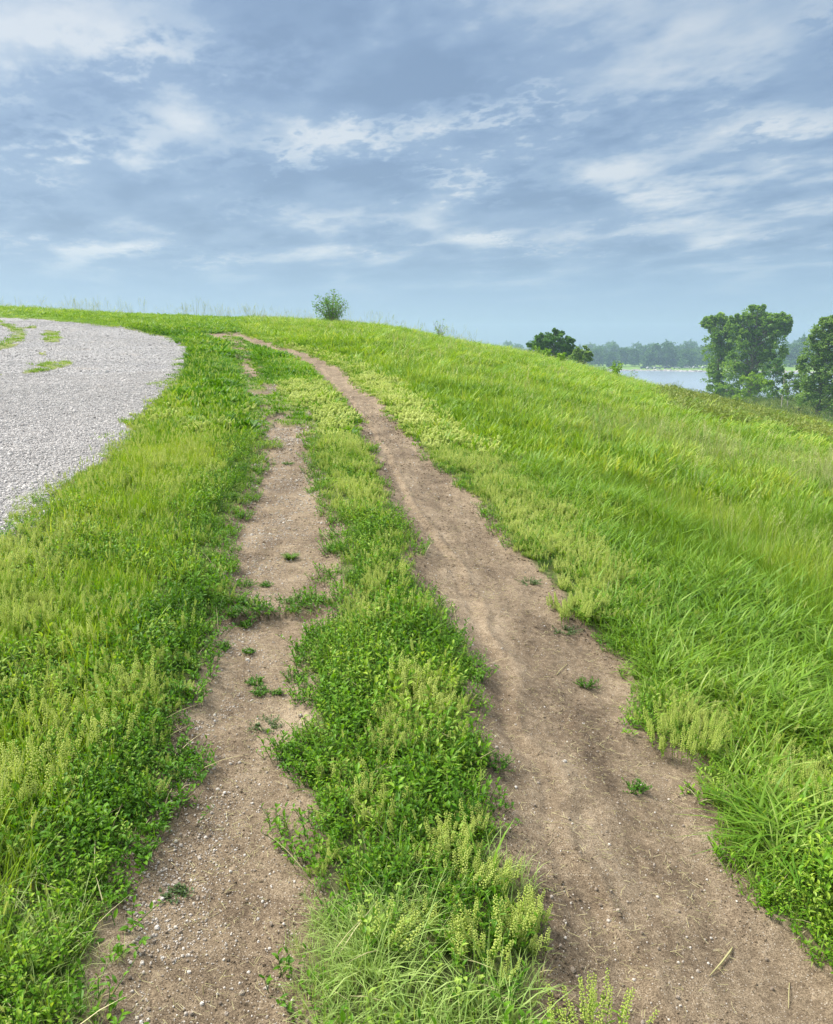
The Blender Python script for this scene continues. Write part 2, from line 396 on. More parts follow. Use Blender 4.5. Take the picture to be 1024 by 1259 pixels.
M_WEED = leaf_mat('weed_leaf', (0.045, 0.145, 0.004), (0.145, 0.315, 0.010), (0.38, 0.52, 0.05))
M_WEEDSTEM = leaf_mat('weed_stem', (0.07, 0.16, 0.03), (0.14, 0.24, 0.05))
M_DUSTY = leaf_mat('dusty_leaf', (0.09, 0.15, 0.05), (0.16, 0.23, 0.09))
M_PEPL = leaf_mat('pepper_leaf', (0.19, 0.34, 0.03), (0.38, 0.50, 0.09))
M_PEPB = leaf_mat('pepper_bead', (0.50, 0.60, 0.12), (0.70, 0.75, 0.26), trans=0.35)
M_FOX = leaf_mat('foxtail_blade', (0.12, 0.28, 0.010), (0.28, 0.43, 0.022), (0.48, 0.54, 0.10))
M_FOXH = leaf_mat('foxtail_head', (0.30, 0.43, 0.08), (0.56, 0.60, 0.22))
M_BROAD = leaf_mat('broad_blade', (0.085, 0.20, 0.010), (0.195, 0.34, 0.028), (0.40, 0.49, 0.13))
M_MEAD = leaf_mat('meadow_blade', (0.090, 0.205, 0.012), (0.215, 0.355, 0.025), (0.42, 0.50, 0.09))
M_FINE = leaf_mat('fine_blade', (0.20, 0.34, 0.06), (0.38, 0.50, 0.14), (0.58, 0.62, 0.30))
M_DRY = leaf_mat('dry_stalk', (0.36, 0.33, 0.14), (0.62, 0.56, 0.32), trans=0.25)
M_SEEDG = leaf_mat('green_seed_stalk', (0.27, 0.33, 0.09), (0.56, 0.55, 0.26), trans=0.25)
M_BARK = plain('bark', (0.16, 0.13, 0.10), 0.9, bump=0.8, col2=(0.26, 0.22, 0.17), nscale=3)
M_PALEBARK = plain('pale_bark', (0.42, 0.39, 0.33), 0.9, col2=(0.30, 0.27, 0.23), nscale=3)
M_COTTON = leaf_mat('cottonwood_leaf', (0.085, 0.20, 0.020), (0.20, 0.36, 0.04), (0.33, 0.49, 0.08), trans=0.45, noise_scale=0.25)
M_DARKT = leaf_mat('dark_tree_leaf', (0.045, 0.14, 0.012), (0.11, 0.25, 0.028), (0.19, 0.33, 0.045), trans=0.4, noise_scale=0.25)
M_PALET = leaf_mat('pale_tree_leaf', (0.10, 0.21, 0.035), (0.20, 0.34, 0.07), (0.32, 0.45, 0.14), trans=0.42, noise_scale=0.3)
M_BRIGHTS = leaf_mat('bright_shrub_leaf', (0.12, 0.25, 0.010), (0.25, 0.43, 0.02), (0.38, 0.55, 0.035), noise_scale=0.4)
M_BRUSH = leaf_mat('brush_leaf', (0.11, 0.18, 0.03), (0.23, 0.30, 0.06), (0.40, 0.43, 0.14))
M_FART = leaf_mat('far_tree_leaf', (0.03, 0.095, 0.018), (0.075, 0.17, 0.03), (0.135, 0.25, 0.05), trans=0.35, noise_scale=0.08)

def dirt_nodes(t, pos):
    """colour and height of trodden earth"""
    mp = t.n('ShaderNodeMapping'); t.put(mp.inputs[0], pos); mp.inputs['Scale'].default_value = (1.5, 0.35, 1); mp.inputs['Rotation'].default_value = (0, 0, R(-12))
    band = t.noise(mp, 2.2, 4, 0.6)
    bl = t.noise(pos, 5.0, 6, 0.65)
    fi = t.noise(pos, 38, 7, 0.8)
    ff = t.noise(pos, 260, 3, 0.7)
    f = t.math('ADD', t.math('MULTIPLY', band, 0.30), t.math('ADD', t.math('MULTIPLY', bl, 0.27), t.math('MULTIPLY', fi, 0.43)))
    c = t.ramp(f, [(0.36, (0.080, 0.057, 0.036)), (0.45, (0.158, 0.117, 0.074)), (0.52, (0.252, 0.193, 0.124)), (0.61, (0.37, 0.295, 0.20))])
    c = t.mix(t.sstep(ff, 0.36, 0.60), t.mix(1.0, c, (0.44, 0.41, 0.39), 'MULTIPLY'), t.mix(1.0, c, (1.2, 1.19, 1.18), 'MULTIPLY'))
    vo = t.n('ShaderNodeTexVoronoi'); t.put(vo.inputs['Vector'], pos); vo.inputs['Scale'].default_value = 150
    sp = t.math('MULTIPLY', t.math('LESS_THAN', vo.outputs['Distance'], 0.30), t.math('GREATER_THAN', t.n('ShaderNodeSeparateColor', i_0=vo.outputs['Color']).outputs[0], 0.80))
    c = t.mix(t.math('MULTIPLY', sp, 0.7), c, (0.52, 0.45, 0.36))
    h = t.math('ADD', t.math('MULTIPLY', fi, 1.0), t.math('ADD', t.math('MULTIPLY', ff, 0.35), t.math('MULTIPLY', sp, 0.25)))
    return c, h
def finish(t, col, h, rough=0.9, strength=0.9, dist=0.012):
    pb = t.n('ShaderNodeBsdfPrincipled'); t.put(pb.inputs['Base Color'], col); pb.inputs['Roughness'].default_value = rough
    pb.inputs['Specular IOR Level'].default_value = 0.2
    b = t.n('ShaderNodeBump'); b.inputs['Strength'].default_value = strength; b.inputs['Distance'].default_value = dist
    t.put(b.inputs['Height'], h); t.put(pb.inputs['Normal'], b)
    t.n('ShaderNodeOutputMaterial', i_0=pb)
M_DIRT = bpy.data.materials.new('trodden_dirt'); M_DIRT.use_nodes = True; t = NT(M_DIRT.node_tree)
g = t.n('ShaderNodeNewGeometry'); c, h = dirt_nodes(t, g.outputs['Position']); finish(t, c, h)
# road: crushed pale limestone
M_ROAD = bpy.data.materials.new('crushed_limestone'); M_ROAD.use_nodes = True; t = NT(M_ROAD.node_tree)
pos = t.n('ShaderNodeNewGeometry').outputs['Position']
v1 = t.n('ShaderNodeTexVoronoi'); t.put(v1.inputs['Vector'], pos); v1.inputs['Scale'].default_value = 42
v2 = t.n('ShaderNodeTexVoronoi'); t.put(v2.inputs['Vector'], pos); v2.inputs['Scale'].default_value = 60
s1 = t.n('ShaderNodeSeparateColor', i_0=v1.outputs['Color']).outputs[0]
cr = t.ramp(s1, [(0.0, (0.10, 0.095, 0.095)), (0.14, (0.24, 0.23, 0.22)), (0.5, (0.385, 0.37, 0.355)), (1.0, (0.58, 0.56, 0.535))])
gapf = t.sstep(v1.outputs['Distance'], 0.38, 0.62)
cr = t.mix(t.math('MULTIPLY', gapf, 0.5), cr, (0.09, 0.083, 0.075))
dk = t.noise(pos, 0.55, 4, 0.6)
cr = t.mix(t.math('MULTIPLY', t.sstep(dk, 0.50, 0.66), 0.32), cr, (0.14, 0.14, 0.145))
sx = t.n('ShaderNodeSeparateXYZ', i_0=pos)
rad = t.math('SQRT', t.math('ADD', t.math('POWER', t.math('ADD', sx.outputs[0], 17.0), 2.0), t.math('POWER', t.math('SUBTRACT', sx.outputs[1], 24.0), 2.0)))   # lanes bend round the island
lane = t.math('SINE', t.math('MULTIPLY', t.math('ADD', rad, t.math('MULTIPLY', t.noise(pos, .35, 2), .8)), 3.1))
cr = t.mix(t.math('MULTIPLY', t.sstep(lane, 0.1, 0.95), 0.26), cr, (0.25, 0.245, 0.245))
dus = t.noise(pos, 1.3, 4, 0.6)
cr = t.mix(t.math('MULTIPLY', t.sstep(dus, 0.56, 0.72), 0.45), cr, (0.28, 0.235, 0.185))
hh = t.math('SUBTRACT', t.math('MULTIPLY', s1, 0.6), t.math('ADD', v1.outputs['Distance'], t.math('MULTIPLY', v2.outputs['Distance'], 0.5)))
finish(t, cr, hh, 0.85, 0.8, 0.02)
# ground under the plants: soil and thatch near, close sward far, bare earth where attribute says so
M_GROUND = bpy.data.materials.new('soil_and_thatch'); M_GROUND.use_nodes = True; t = NT(M_GROUND.node_tree)
pos = t.n('ShaderNodeNewGeometry').outputs['Position']
c, h = dirt_nodes(t, pos)
far = t.n('ShaderNodeAttribute', attribute_type='GEOMETRY', attribute_name='sward').outputs['Fac']
bare = t.n('ShaderNodeAttribute', attribute_type='GEOMETRY', attribute_name='bare').outputs['Fac']
thatch = t.ramp(t.noise(pos, 30, 5, 0.7), [(0.35, (0.045, 0.055, 0.018)), (0.5, (0.085, 0.11, 0.03)), (0.65, (0.20, 0.19, 0.08))])
grs = t.ramp(t.math('ADD', t.math('MULTIPLY', t.noise(pos, 0.30, 4, 0.6), 0.6), t.math('MULTIPLY', t.noise(pos, 14, 4, 0.7), 0.4)), [(0.36, (0.07, 0.16, 0.018)), (0.5, (0.13, 0.22, 0.025)), (0.64, (0.22, 0.27, 0.05))])
c2 = t.mix(far, thatch, grs)
c2 = t.mix(bare, c2, c)
finish(t, c2, h, 0.95, 0.7, 0.015)

# ------------------------------------------------------------------ ground sheet, trails and road
azs = np.concatenate([np.linspace(-math.pi, R(-40), 60, endpoint=False), np.linspace(R(-40), R(-30), 60, endpoint=False), np.linspace(R(-30), R(30), 860, endpoint=False),
                      np.linspace(R(30), R(40), 60, endpoint=False), np.linspace(R(40), math.pi, 60, endpoint=False)])
Ds = np.concatenate([np.exp(np.linspace(math.log(0.4), math.log(1.4), 30, endpoint=False)), np.exp(np.linspace(math.log(1.4), math.log(85), 800, endpoint=False)),
                     np.exp(np.linspace(math.log(85), math.log(900), 110))])
A, DD = np.meshgrid(azs, Ds)
X = np.sin(A) * DD; Y = np.cos(A) * DD
Z, gl, gr, gg, gpx, gpy = gz(X, Y, True)
nA, nD = len(azs), len(Ds)
idx = np.arange(nA * nD).reshape(nD, nA)
nxt = np.roll(idx, -1, axis=1)
Fq = np.stack([idx[:-1], nxt[:-1], nxt[1:], idx[1:]], -1).reshape(-1, 4)[:, ::-1]
VV = np.stack([X, Y, Z], -1).reshape(-1, 3)
m_ = np.maximum(gl, gr)
bare = smooth(m_, -0.10, -0.02) * (DD < 120)
bare = np.maximum(bare, smooth(gg, -0.12, -0.02) * 0.6 * (DD < 120))
sward = smooth(DD, 3.5, 16)
ge = link('ground', new_mesh('ground', VV, Fq, [M_GROUND], None, {'bare': bare.ravel(), 'sward': sward.ravel()}, True)); tag(ge, kind='structure')
# small disc under the camera closes the sheet
fan = MB(); rim = [(math.sin(a) * 0.4, math.cos(a) * 0.4, gz1(math.sin(a) * 0.4, math.cos(a) * 0.4)) for a in azs[::20]]
def sheet(name, mask, mat, lift, dmax):
    ok = (mask > 0)
    fm = ok[:-1] & ok[1:] & np.roll(ok, -1, 1)[:-1] & np.roll(ok, -1, 1)[1:] & (DD[:-1] < dmax)
    f = Fq[fm.reshape(-1)]
    u, inv = np.unique(f, return_inverse=True)
    v = VV[u].copy(); v[:, 2] += .0012 + (lift - .0012) * smooth(mask.ravel()[u], 0, .05 + .01 * np.hypot(v[:, 0], v[:, 1]))
    o = link(name, new_mesh(name, v, inv.reshape(-1, 4), [mat], None, None, True)); tag(o, kind='structure')
    return o
sheet('worn_dirt_strip', gl, M_DIRT, 0.005, 40)
sheet('dirt_trail', np.where(gl > 0, -1, gr), M_DIRT, 0.005, 60)
sheet('gravel_road', gg, M_ROAD, 0.006, 80)
# lake
M_WATER = bpy.data.materials.new('lake_water'); M_WATER.use_nodes = True; t = NT(M_WATER.node_tree)
pb = t.n('ShaderNodeBsdfPrincipled'); pb.inputs['Base Color'].default_value = (0.22, 0.27, 0.31, 1); pb.inputs['Roughness'].default_value = 0.22; pb.inputs['IOR'].default_value = 1.33
b = t.n('ShaderNodeBump'); b.inputs['Strength'].default_value = 0.25; b.inputs['Distance'].default_value = 0.1
mp = t.n('ShaderNodeMapping'); t.put(mp.inputs[0], t.n('ShaderNodeNewGeometry').outputs['Position']); mp.inputs['Scale'].default_value = (0.4, 1.2, 1)
t.put(b.inputs['Height'], t.noise(mp, 0.9, 5, 0.6)); t.put(pb.inputs['Normal'], b); t.n('ShaderNodeOutputMaterial', i_0=pb)
aw = np.linspace(R(-60), R(80), 90); dw = np.linspace(170, 530, 30); AW, DW = np.meshgrid(aw, dw); iw = np.arange(AW.size).reshape(AW.shape)
fw = np.stack([iw[:-1, :-1], iw[:-1, 1:], iw[1:, 1:], iw[1:, :-1]], -1).reshape(-1, 4)[:, ::-1]
tag(link('lake', new_mesh('lake', np.stack([np.sin(AW) * DW, np.cos(AW) * DW, np.full_like(AW, LAKE_Z)], -1), fw, [M_WATER])), kind='structure')

# ------------------------------------------------------------------ plant patterns
def P(mb, mats, name): return bpy.data.objects.new(name, mb.mesh(name, mats))
def rr(a, b): return random.uniform(a, b)
def weed_clump(k, mats, n=11, rad=0.05, hmin=0.05, hmax=0.11, lf=0.024, spread=0.7):
    mb = MB()
    for i in range(n):
        an = rr(0, 6.28); r0 = rad * math.sqrt(random.random()); x, y = r0 * math.cos(an), r0 * math.sin(an)
        H = rr(hmin, hmax); ln = rr(0.1, spread); da = an + rr(-.8, .8)
        tip = (x + math.cos(da) * ln * H, y + math.sin(da) * ln * H, H)
        mb.tube([(x, y, -0.01), tip], [0.0011, 0.0007], 1, 0.5, 3)
        nn = random.randint(4, 7)
        for j in range(nn):
            t = (j + 1) / nn; p = (x + (tip[0] - x) * t, y + (tip[1] - y) * t, H * t); la = rr(0, 6.28)
            el = rr(0.1, 0.9) if j < nn - 1 else rr(0.6, 1.3)
            mb.leaf(p, (math.cos(la) * math.cos(el), math.sin(la) * math.cos(el), math.sin(el)), (0, 0, 1), lf * rr(.6, 1.25), lf * rr(.32, .5), 0, droop=rr(0, .3))
    return P(mb, mats, k)
def pepper_stalk(mb, x, y, yaw, H, lean, bm, lm, dens=1.0, bs=1.0):
    tip = (x + math.cos(yaw) * lean * H, y + math.sin(yaw) * lean * H, H)
    mb.tube([(x, y, -0.01), (x + (tip[0] - x) * .4, y + (tip[1] - y) * .4, H * .5), tip], [0.0013, 0.001, 0.0005], lm, 0.4, 3)
    nb = int(26 * dens)
    for j in range(nb):
        t = 0.42 + 0.58 * (j / nb); rad = 0.0085 * (1.15 - t) + 0.0025; an = j * 2.4 + rr(-.3, .3)
        tt = t ** 1.2
        p = (x + (tip[0] - x) * tt + math.cos(an) * rad, y + (tip[1] - y) * tt + math.sin(an) * rad, H * t)
        mb.bead(p, bs * 0.0022 * rr(.7, 1.25) * (1.25 - 0.5 * t), bm)
    for j in range(5):
        t = rr(.08, .5); la = rr(0, 6.28); el = rr(.3, 1.0)
        mb.leaf((x + (tip[0] - x) * t, y + (tip[1] - y) * t, H * t), (math.cos(la) * math.cos(el), math.sin(la) * math.cos(el), math.sin(el)), (0, 0, 1), rr(.015, .035), rr(.004, .008), lm)
def pepper_clump(k, mats, n=9, rad=0.045, hmin=0.055, hmax=0.13, dens=1.8, bs=1.3):
    mb = MB()
    for i in range(n):
        an = rr(0, 6.28); r0 = rad * math.sqrt(random.random())
        pepper_stalk(mb, r0 * math.cos(an), r0 * math.sin(an), an + rr(-.6, .6), rr(hmin, hmax), rr(0, .45), 1, 0, dens, bs)
    return P(mb, mats, k)
def grass_clump(k, mats, n, rad, hmin, hmax, wd, lean=0.5, droop=0.2, seg=3, m=0):
    mb = MB()
    for i in range(n):
        an = rr(0, 6.28); r0 = rad * math.sqrt(random.random())
        mb.blade(r0 * math.cos(an), r0 * math.sin(an), -0.01, an + rr(-1.4, 1.4), rr(hmin, hmax), wd * rr(.6, 1.3), lean * rr(.15, 1.3), droop * rr(.1, 1.6), m, seg=seg, twist=rr(-.8, .8))
    return P(mb, mats, k)
def fox_clump(k, mats, n=14, rad=0.05, hmin=0.06, hmax=0.17, wd=0.0042, heads=1, hl=0.028):
    mb = MB()
    for i in range(n):
        an = rr(0, 6.28); r0 = rad * math.sqrt(random.random())
        mb.blade(r0 * math.cos(an), r0 * math.sin(an), -0.01, an + rr(-1, 1), rr(hmin, hmax), wd * rr(.6, 1.2), rr(.1, .55), rr(0, .25), 0)
    for i in range(heads):
        an = rr(0, 6.28); r0 = rad * math.sqrt(random.random()); x, y = r0 * math.cos(an), r0 * math.sin(an); H = rr(hmax * .75, hmax * 1.15); ln = rr(.05, .35)
        dx, dy = math.cos(an) * ln * H, math.sin(an) * ln * H
        mb.tube([(x, y, 0), (x + dx * .8, y + dy * .8, H)], [.0009, .0008], 0, .6, 3)
        for j in range(16):       # awned spikelets
            t = j / 15; p = (x + dx * (.8 + .2 * t), y + dy * (.8 + .2 * t), H + hl * t); a2 = j * 2.1; sp = .35
            d = (math.cos(a2) * sp + dx * 2, math.sin(a2) * sp + dy * 2, 1)
            mb.leaf(p, d, (math.cos(a2 + 1), math.sin(a2 + 1), 0), hl * rr(.35, .6), 0.0026, 1, fold=.1, droop=0)
    return P(mb, mats, k)
def seed_stalks(k, mats, n=4, rad=0.10, hmin=0.4, hmax=0.65, w_=0.0016, pl=0.10, ps=1.0):
    mb = MB()
    for i in range(n):
        an = rr(0, 6.28); r0 = rad * math.sqrt(random.random()); x, y = r0 * math.cos(an), r0 * math.sin(an); H = rr(hmin, hmax); ln = rr(.05, .4); yw = rr(0, 6.28)
        pts = [(x + math.cos(yw) * ln * H * tt ** 2, y + math.sin(yw) * ln * H * tt ** 2, H * tt - 0.01) for tt in (0, .5, .8, 1)]
        mb.tube(pts, [w_, w_ * .8, w_ * .6, w_ * .3], 0, rr(0, 1), 3)
        for j in range(18):
            t = rr(.78, 1.05); an2 = rr(0, 6.28); hx = x + math.cos(yw) * ln * H * t ** 2; hy = y + math.sin(yw) * ln * H * t ** 2
            rd = (1.1 - t) * pl * .35
            mb.leaf((hx + math.cos(an2) * rd, hy + math.sin(an2) * rd, H * t), (math.cos(an2) * .5 + math.cos(yw) * .4, math.sin(an2) * .5 + math.sin(yw) * .4, .7), (0, .3, 1), 0.016 * ps, 0.0034 * ps, 0, fold=0)
    return P(mb, mats, k)
def brush_clump(k, mats, n=150, rad=0.42, h_=0.36, lf=0.06):
    mb = MB()
    for i in range(7):
        an = rr(0, 6.28); mb.tube([(0, 0, -.02), (math.cos(an) * rad * .6, math.sin(an) * rad * .6, h_ * rr(.6, 1.15))], [.008, .003], 1, .5, 3)
    for i in range(n):
        an = rr(0, 6.28); r0 = rad * math.sqrt(random.random()); zz = h_ * (1 - (r0 / rad) ** 2 * .7) * rr(.35, 1.05)
        mb.card((r0 * math.cos(an), r0 * math.sin(an), zz), lf * rr(.6, 1.4), lf * rr(.3, .6), 0)
    return P(mb, mats, k)
def stone(k, mats, sd_=0):
    rs = random.Random(sd_); me = MB(); vs = []; fs = []
    n1, n2 = 5, 7
    for i in range(1, n1):
        for j in range(n2):
            th = math.pi * i / n1; ph = 2 * math.pi * j / n2 + i * .4; r = rs.uniform(.78, 1.12)
            vs.append((r * math.sin(th) * math.cos(ph) * .56, r * math.sin(th) * math.sin(ph) * .5, r * math.cos(th) * .42))
    for i in range(n1 - 2):
        for j in range(n2): fs.append((i * n2 + j, (i + 1) * n2 + j, (i + 1) * n2 + (j + 1) % n2, i * n2 + (j + 1) % n2))
    fs.append(tuple(range(n2))); fs.append(tuple((n1 - 2) * n2 + j for j in range(n2))[::-1])
    me.add(vs, fs, 0, rs.random())
    return P(me, mats, k)
def straw(k, mats):
    mb = MB()
    for i in range(5):
        x, y, a = rr(-.04, .04), rr(-.04, .04), rr(0, 3.14); L = rr(.008, .03)
        mb.tube([(x, y, .002), (x + math.cos(a) * L, y + math.sin(a) * L, rr(.002, .006))], [.0006, .0004], 0, rr(0, 1), 3)
    return P(mb, mats, k)
def stone_mat(name, stops, rough=0.85):
    m = bpy.data.materials.new(name); m.use_nodes = True; t = NT(m.node_tree)
    ti = t.n('ShaderNodeAttribute', attribute_type='INSTANCER', attribute_name='tint')
    oi = t.n('ShaderNodeObjectInfo')
    f = t.math('ADD', ti.outputs['Fac'], t.math('MULTIPLY', oi.outputs['Random'], 0.25), clamp=True)
    col = t.ramp(f, stops)
    pb = t.n('ShaderNodeBsdfPrincipled'); t.put(pb.inputs['Base Color'], t.mix(t.noise(t.n('ShaderNodeTexCoord').outputs['Object'], 3, 4), t.mix(1.0, col, (.72, .68, .63), 'MULTIPLY'), col)); pb.inputs['Roughness'].default_value = rough
    t.n('ShaderNodeOutputMaterial', i_0=pb); return m
M_STONE = stone_mat('limestone_chip', [(0, (.07, .065, .065)), (.10, (.20, .19, .18)), (.22, (.37, .35, .335)), (1, (.58, .56, .535))])
M_PEB = stone_mat('pebble', [(0, (.20, .155, .11)), (.4, (.33, .28, .225)), (1, (.62, .58, .52))])

KIT = {
 'weed': [weed_clump('w', [M_WEED, M_WEEDSTEM], 13, .05, .04, .09, .018) for _ in range(4)] + [weed_clump('w', [M_WEED, M_WEEDSTEM], 9, .045, .05, .12, .027, .5) for _ in range(2)] + [weed_clump('w', [M_WEED, M_WEEDSTEM], 12, .05, .05, .13, .015, .5) for _ in range(2)] + [weed_clump('w', [M_PEPL, M_WEEDSTEM], 10, .045, .05, .11, .020, .5) for _ in range(1)] + [grass_clump('w', [M_BROAD, M_BROAD], 12, .045, .06, .13, .004, .6, .3) for _ in range(1)],
 'weedlow': [weed_clump('wl', [M_WEED, M_WEEDSTEM], 9, .045, .015, .045, .016, 1.6) for _ in range(4)],
 'pepper': [pepper_clump('p', [M_PEPL, M_PEPB]) for _ in range(5)],
 'pepfar': [pepper_clump('pf', [M_PEPL, M_PEPB], 9, .06, .05, .10, .7, 2.6) for _ in range(4)],
 'fox': [fox_clump('f', [M_FOX, M_FOXH]) for _ in range(6)],
 'foxfar': [fox_clump('ff', [M_FOX, M_FOXH], 12, .07, .05, .11, .009, 1, .035) for _ in range(4)],
 'broad': [grass_clump('b', [M_BROAD], 15, .05, .07, .19, .0078, .85, .5, 4) for _ in range(6)],
 'mead': [grass_clump('m', [M_MEAD], 22, .06, .13, .38, .0044, .5, .3, 4) for _ in range(6)],
 'meadfar': [grass_clump('mf', [M_MEAD], 16, .10, .16, .36, .014, .5, .2, 3) for _ in range(4)],
 'shortfar': [grass_clump('sf', [M_MEAD], 16, .10, .05, .13, .014, .7, .2, 2) for _ in range(3)],
 'darkfar': [grass_clump('df', [M_WEED], 18, .09, .05, .12, .020, .8, .3, 2) for _ in range(3)],
 'fine': [grass_clump('n', [M_FINE], 24, .05, .05, .14, .0031, .9, .4, 3) for _ in range(5)],
 'short': [grass_clump('sh', [M_FOX], 16, .05, .05, .13, .0045, .6, .3, 3) for _ in range(4)],
 'drybits': [grass_clump('db', [M_DRY], 5, .05, .04, .10, .0028, 1.3, .55, 3) for _ in range(3)],
 'seed': [seed_stalks('s', [M_SEEDG]) for _ in range(4)],
 'seedfar': [seed_stalks('sf', [M_SEEDG], 4, .25, .45, .75, .004, .14, 2.6) for _ in range(3)],
 'brush': [brush_clump('br', [M_BRUSH, M_BRUSH]) for _ in range(4)],
 'stone': [stone('st', [M_STONE], i) for i in range(5)],
 'chip': [stone('ch', [M_PEB], i + 20) for i in range(5)],
 'straw': [straw('sw', [M_DRY]) for _ in range(4)],
}
def scatter(name, kit, x, y, size, tint, label, cat, tilt=0.15, zoff=0.0, flat=False, zs=None):
    n = len(x)
    if n == 0: return
    z = gz(x, y) + zoff
    me = bpy.data.meshes.new(name); me.vertices.add(n); me.vertices.foreach_set('co', np.stack([x, y, z], -1).astype(np.float32).ravel())
    size = np.asarray(size, float) if np.ndim(size) else size
    rot = np.stack([rng.normal(0, tilt, n), rng.normal(0, tilt, n), rng.uniform(0, 6.283, n)], -1)
    if np.ndim(size) == 0: size = np.full(n, size)
    sc3 = np.stack([size, size, size if zs is None else zs], -1) * rng.uniform(.7, 1.35, (n, 1))
    a = me.attributes.new('rot', 'FLOAT_VECTOR', 'POINT'); a.data.foreach_set('vector', rot.astype(np.float32).ravel())
    a = me.attributes.new('scl', 'FLOAT_VECTOR', 'POINT'); a.data.foreach_set('vector', sc3.astype(np.float32).ravel())
    a = me.attributes.new('idx', 'INT', 'POINT'); a.data.foreach_set('value', rng.integers(0, len(KIT[kit]), n).astype(np.int32))
    a = me.attributes.new('tint', 'FLOAT', 'POINT'); a.data.foreach_set('value', np.clip(tint, 0, 1).astype(np.float32))
    for m in KIT[kit][0].data.materials: me.materials.append(m)
    o = link(name, me); tag(o, label, cat, None, 'stuff')
    key = 'kit_' + kit
    c = bpy.data.collections.get(key)
    if c is None:
        c = bpy.data.collections.new(key)
        for ob in KIT[kit]: c.objects.link(ob)
    ng = bpy.data.node_groups.new('scatter', 'GeometryNodeTree')
    ng.interface.new_socket('Geometry', in_out='INPUT', socket_type='NodeSocketGeometry'); ng.interface.new_socket('Geometry', in_out='OUTPUT', socket_type='NodeSocketGeometry')
    N = ng.nodes; L = ng.links
    gi = N.new('NodeGroupInput'); go = N.new('NodeGroupOutput'); ip = N.new('GeometryNodeInstanceOnPoints'); ci = N.new('GeometryNodeCollectionInfo')
    ci.inputs['Collection'].default_value = c; ci.inputs['Separate Children'].default_value = True; ci.inputs['Reset Children'].default_value = True
    def na(nm, ty):
        q = N.new('GeometryNodeInputNamedAttribute'); q.data_type = ty; q.inputs['Name'].default_value = nm; return q.outputs['Attribute']
    e2r = N.new('FunctionNodeEulerToRotation'); L.new(na('rot', 'FLOAT_VECTOR'), e2r.inputs[0])
    L.new(gi.outputs[0], ip.inputs['Points']); L.new(ci.outputs[0], ip.inputs['Instance']); ip.inputs['Pick Instance'].default_value = True
    L.new(na('idx', 'INT'), ip.inputs['Instance Index']); L.new(e2r.outputs[0], ip.inputs['Rotation']); L.new(na('scl', 'FLOAT_VECTOR'), ip.inputs['Scale'])
    L.new(ip.outputs[0], go.inputs[0])
    md = o.modifiers.new('scatter', 'NODES'); md.node_group = ng
    return o
def cloud(n, d1, d2, a1=-33, a2=33, power=2.0):
    """points with density constant per square metre (power 2) or thinning with distance (<2)"""
    a = rng.uniform(R(a1), R(a2), n); u = rng.random(n)
    if power == 0: D = d1 * (d2 / d1) ** u
    else: D = (d1 ** power + u * (d2 ** power - d1 ** power)) ** (1 / power)
    return np.sin(a) * D, np.cos(a) * D, D

# where each kind of plant grows
def stamps(px, py, L):
    s = np.zeros_like(px)
    for cx, cy, rx, ry, wt in L: s = np.maximum(s, wt * np.clip(1.4 - np.hypot((px - cx) / rx, (py - cy) / ry), 0, 1))
    return s
PEP = [(455, 745, 45, 28, 1), (500, 760, 30, 20, .6), (480, 890, 30, 40, 1), (530, 880, 50, 35, 1), (430, 990, 30, 35, .7), (385, 1085, 22, 30, .9), (460, 1010, 22, 25, .6), (560, 1065, 60, 38, 1), (610, 1100, 40, 30, .8),
       (520, 1165, 60, 40, 1), (610, 1170, 70, 45, 1), (590, 1130, 60, 30, .8), (40, 760, 60, 60, .8), (30, 700, 50, 50, .7), (170, 850, 40, 30, .6), (200, 830, 30, 25, .5), (60, 840, 40, 40, .5),
       (840, 905, 50, 30, 1), (1000, 965, 45, 35, 1), (700, 742, 40, 24, 1), (650, 690, 50, 28, .9), (600, 640, 45, 30, .8), (480, 700, 40, 30, .4)]
FINE = [(420, 1200, 90, 75, 1), (480, 1259, 120, 60, 1), (380, 1120, 40, 35, .8), (660, 1240, 60, 60, .8), (640, 1080, 60, 50, .5), (90, 1230, 80, 45, 1), (150, 1180, 40, 30, .8), (60, 1150, 80, 60, .4), (490, 1130, 50, 30, .5)]
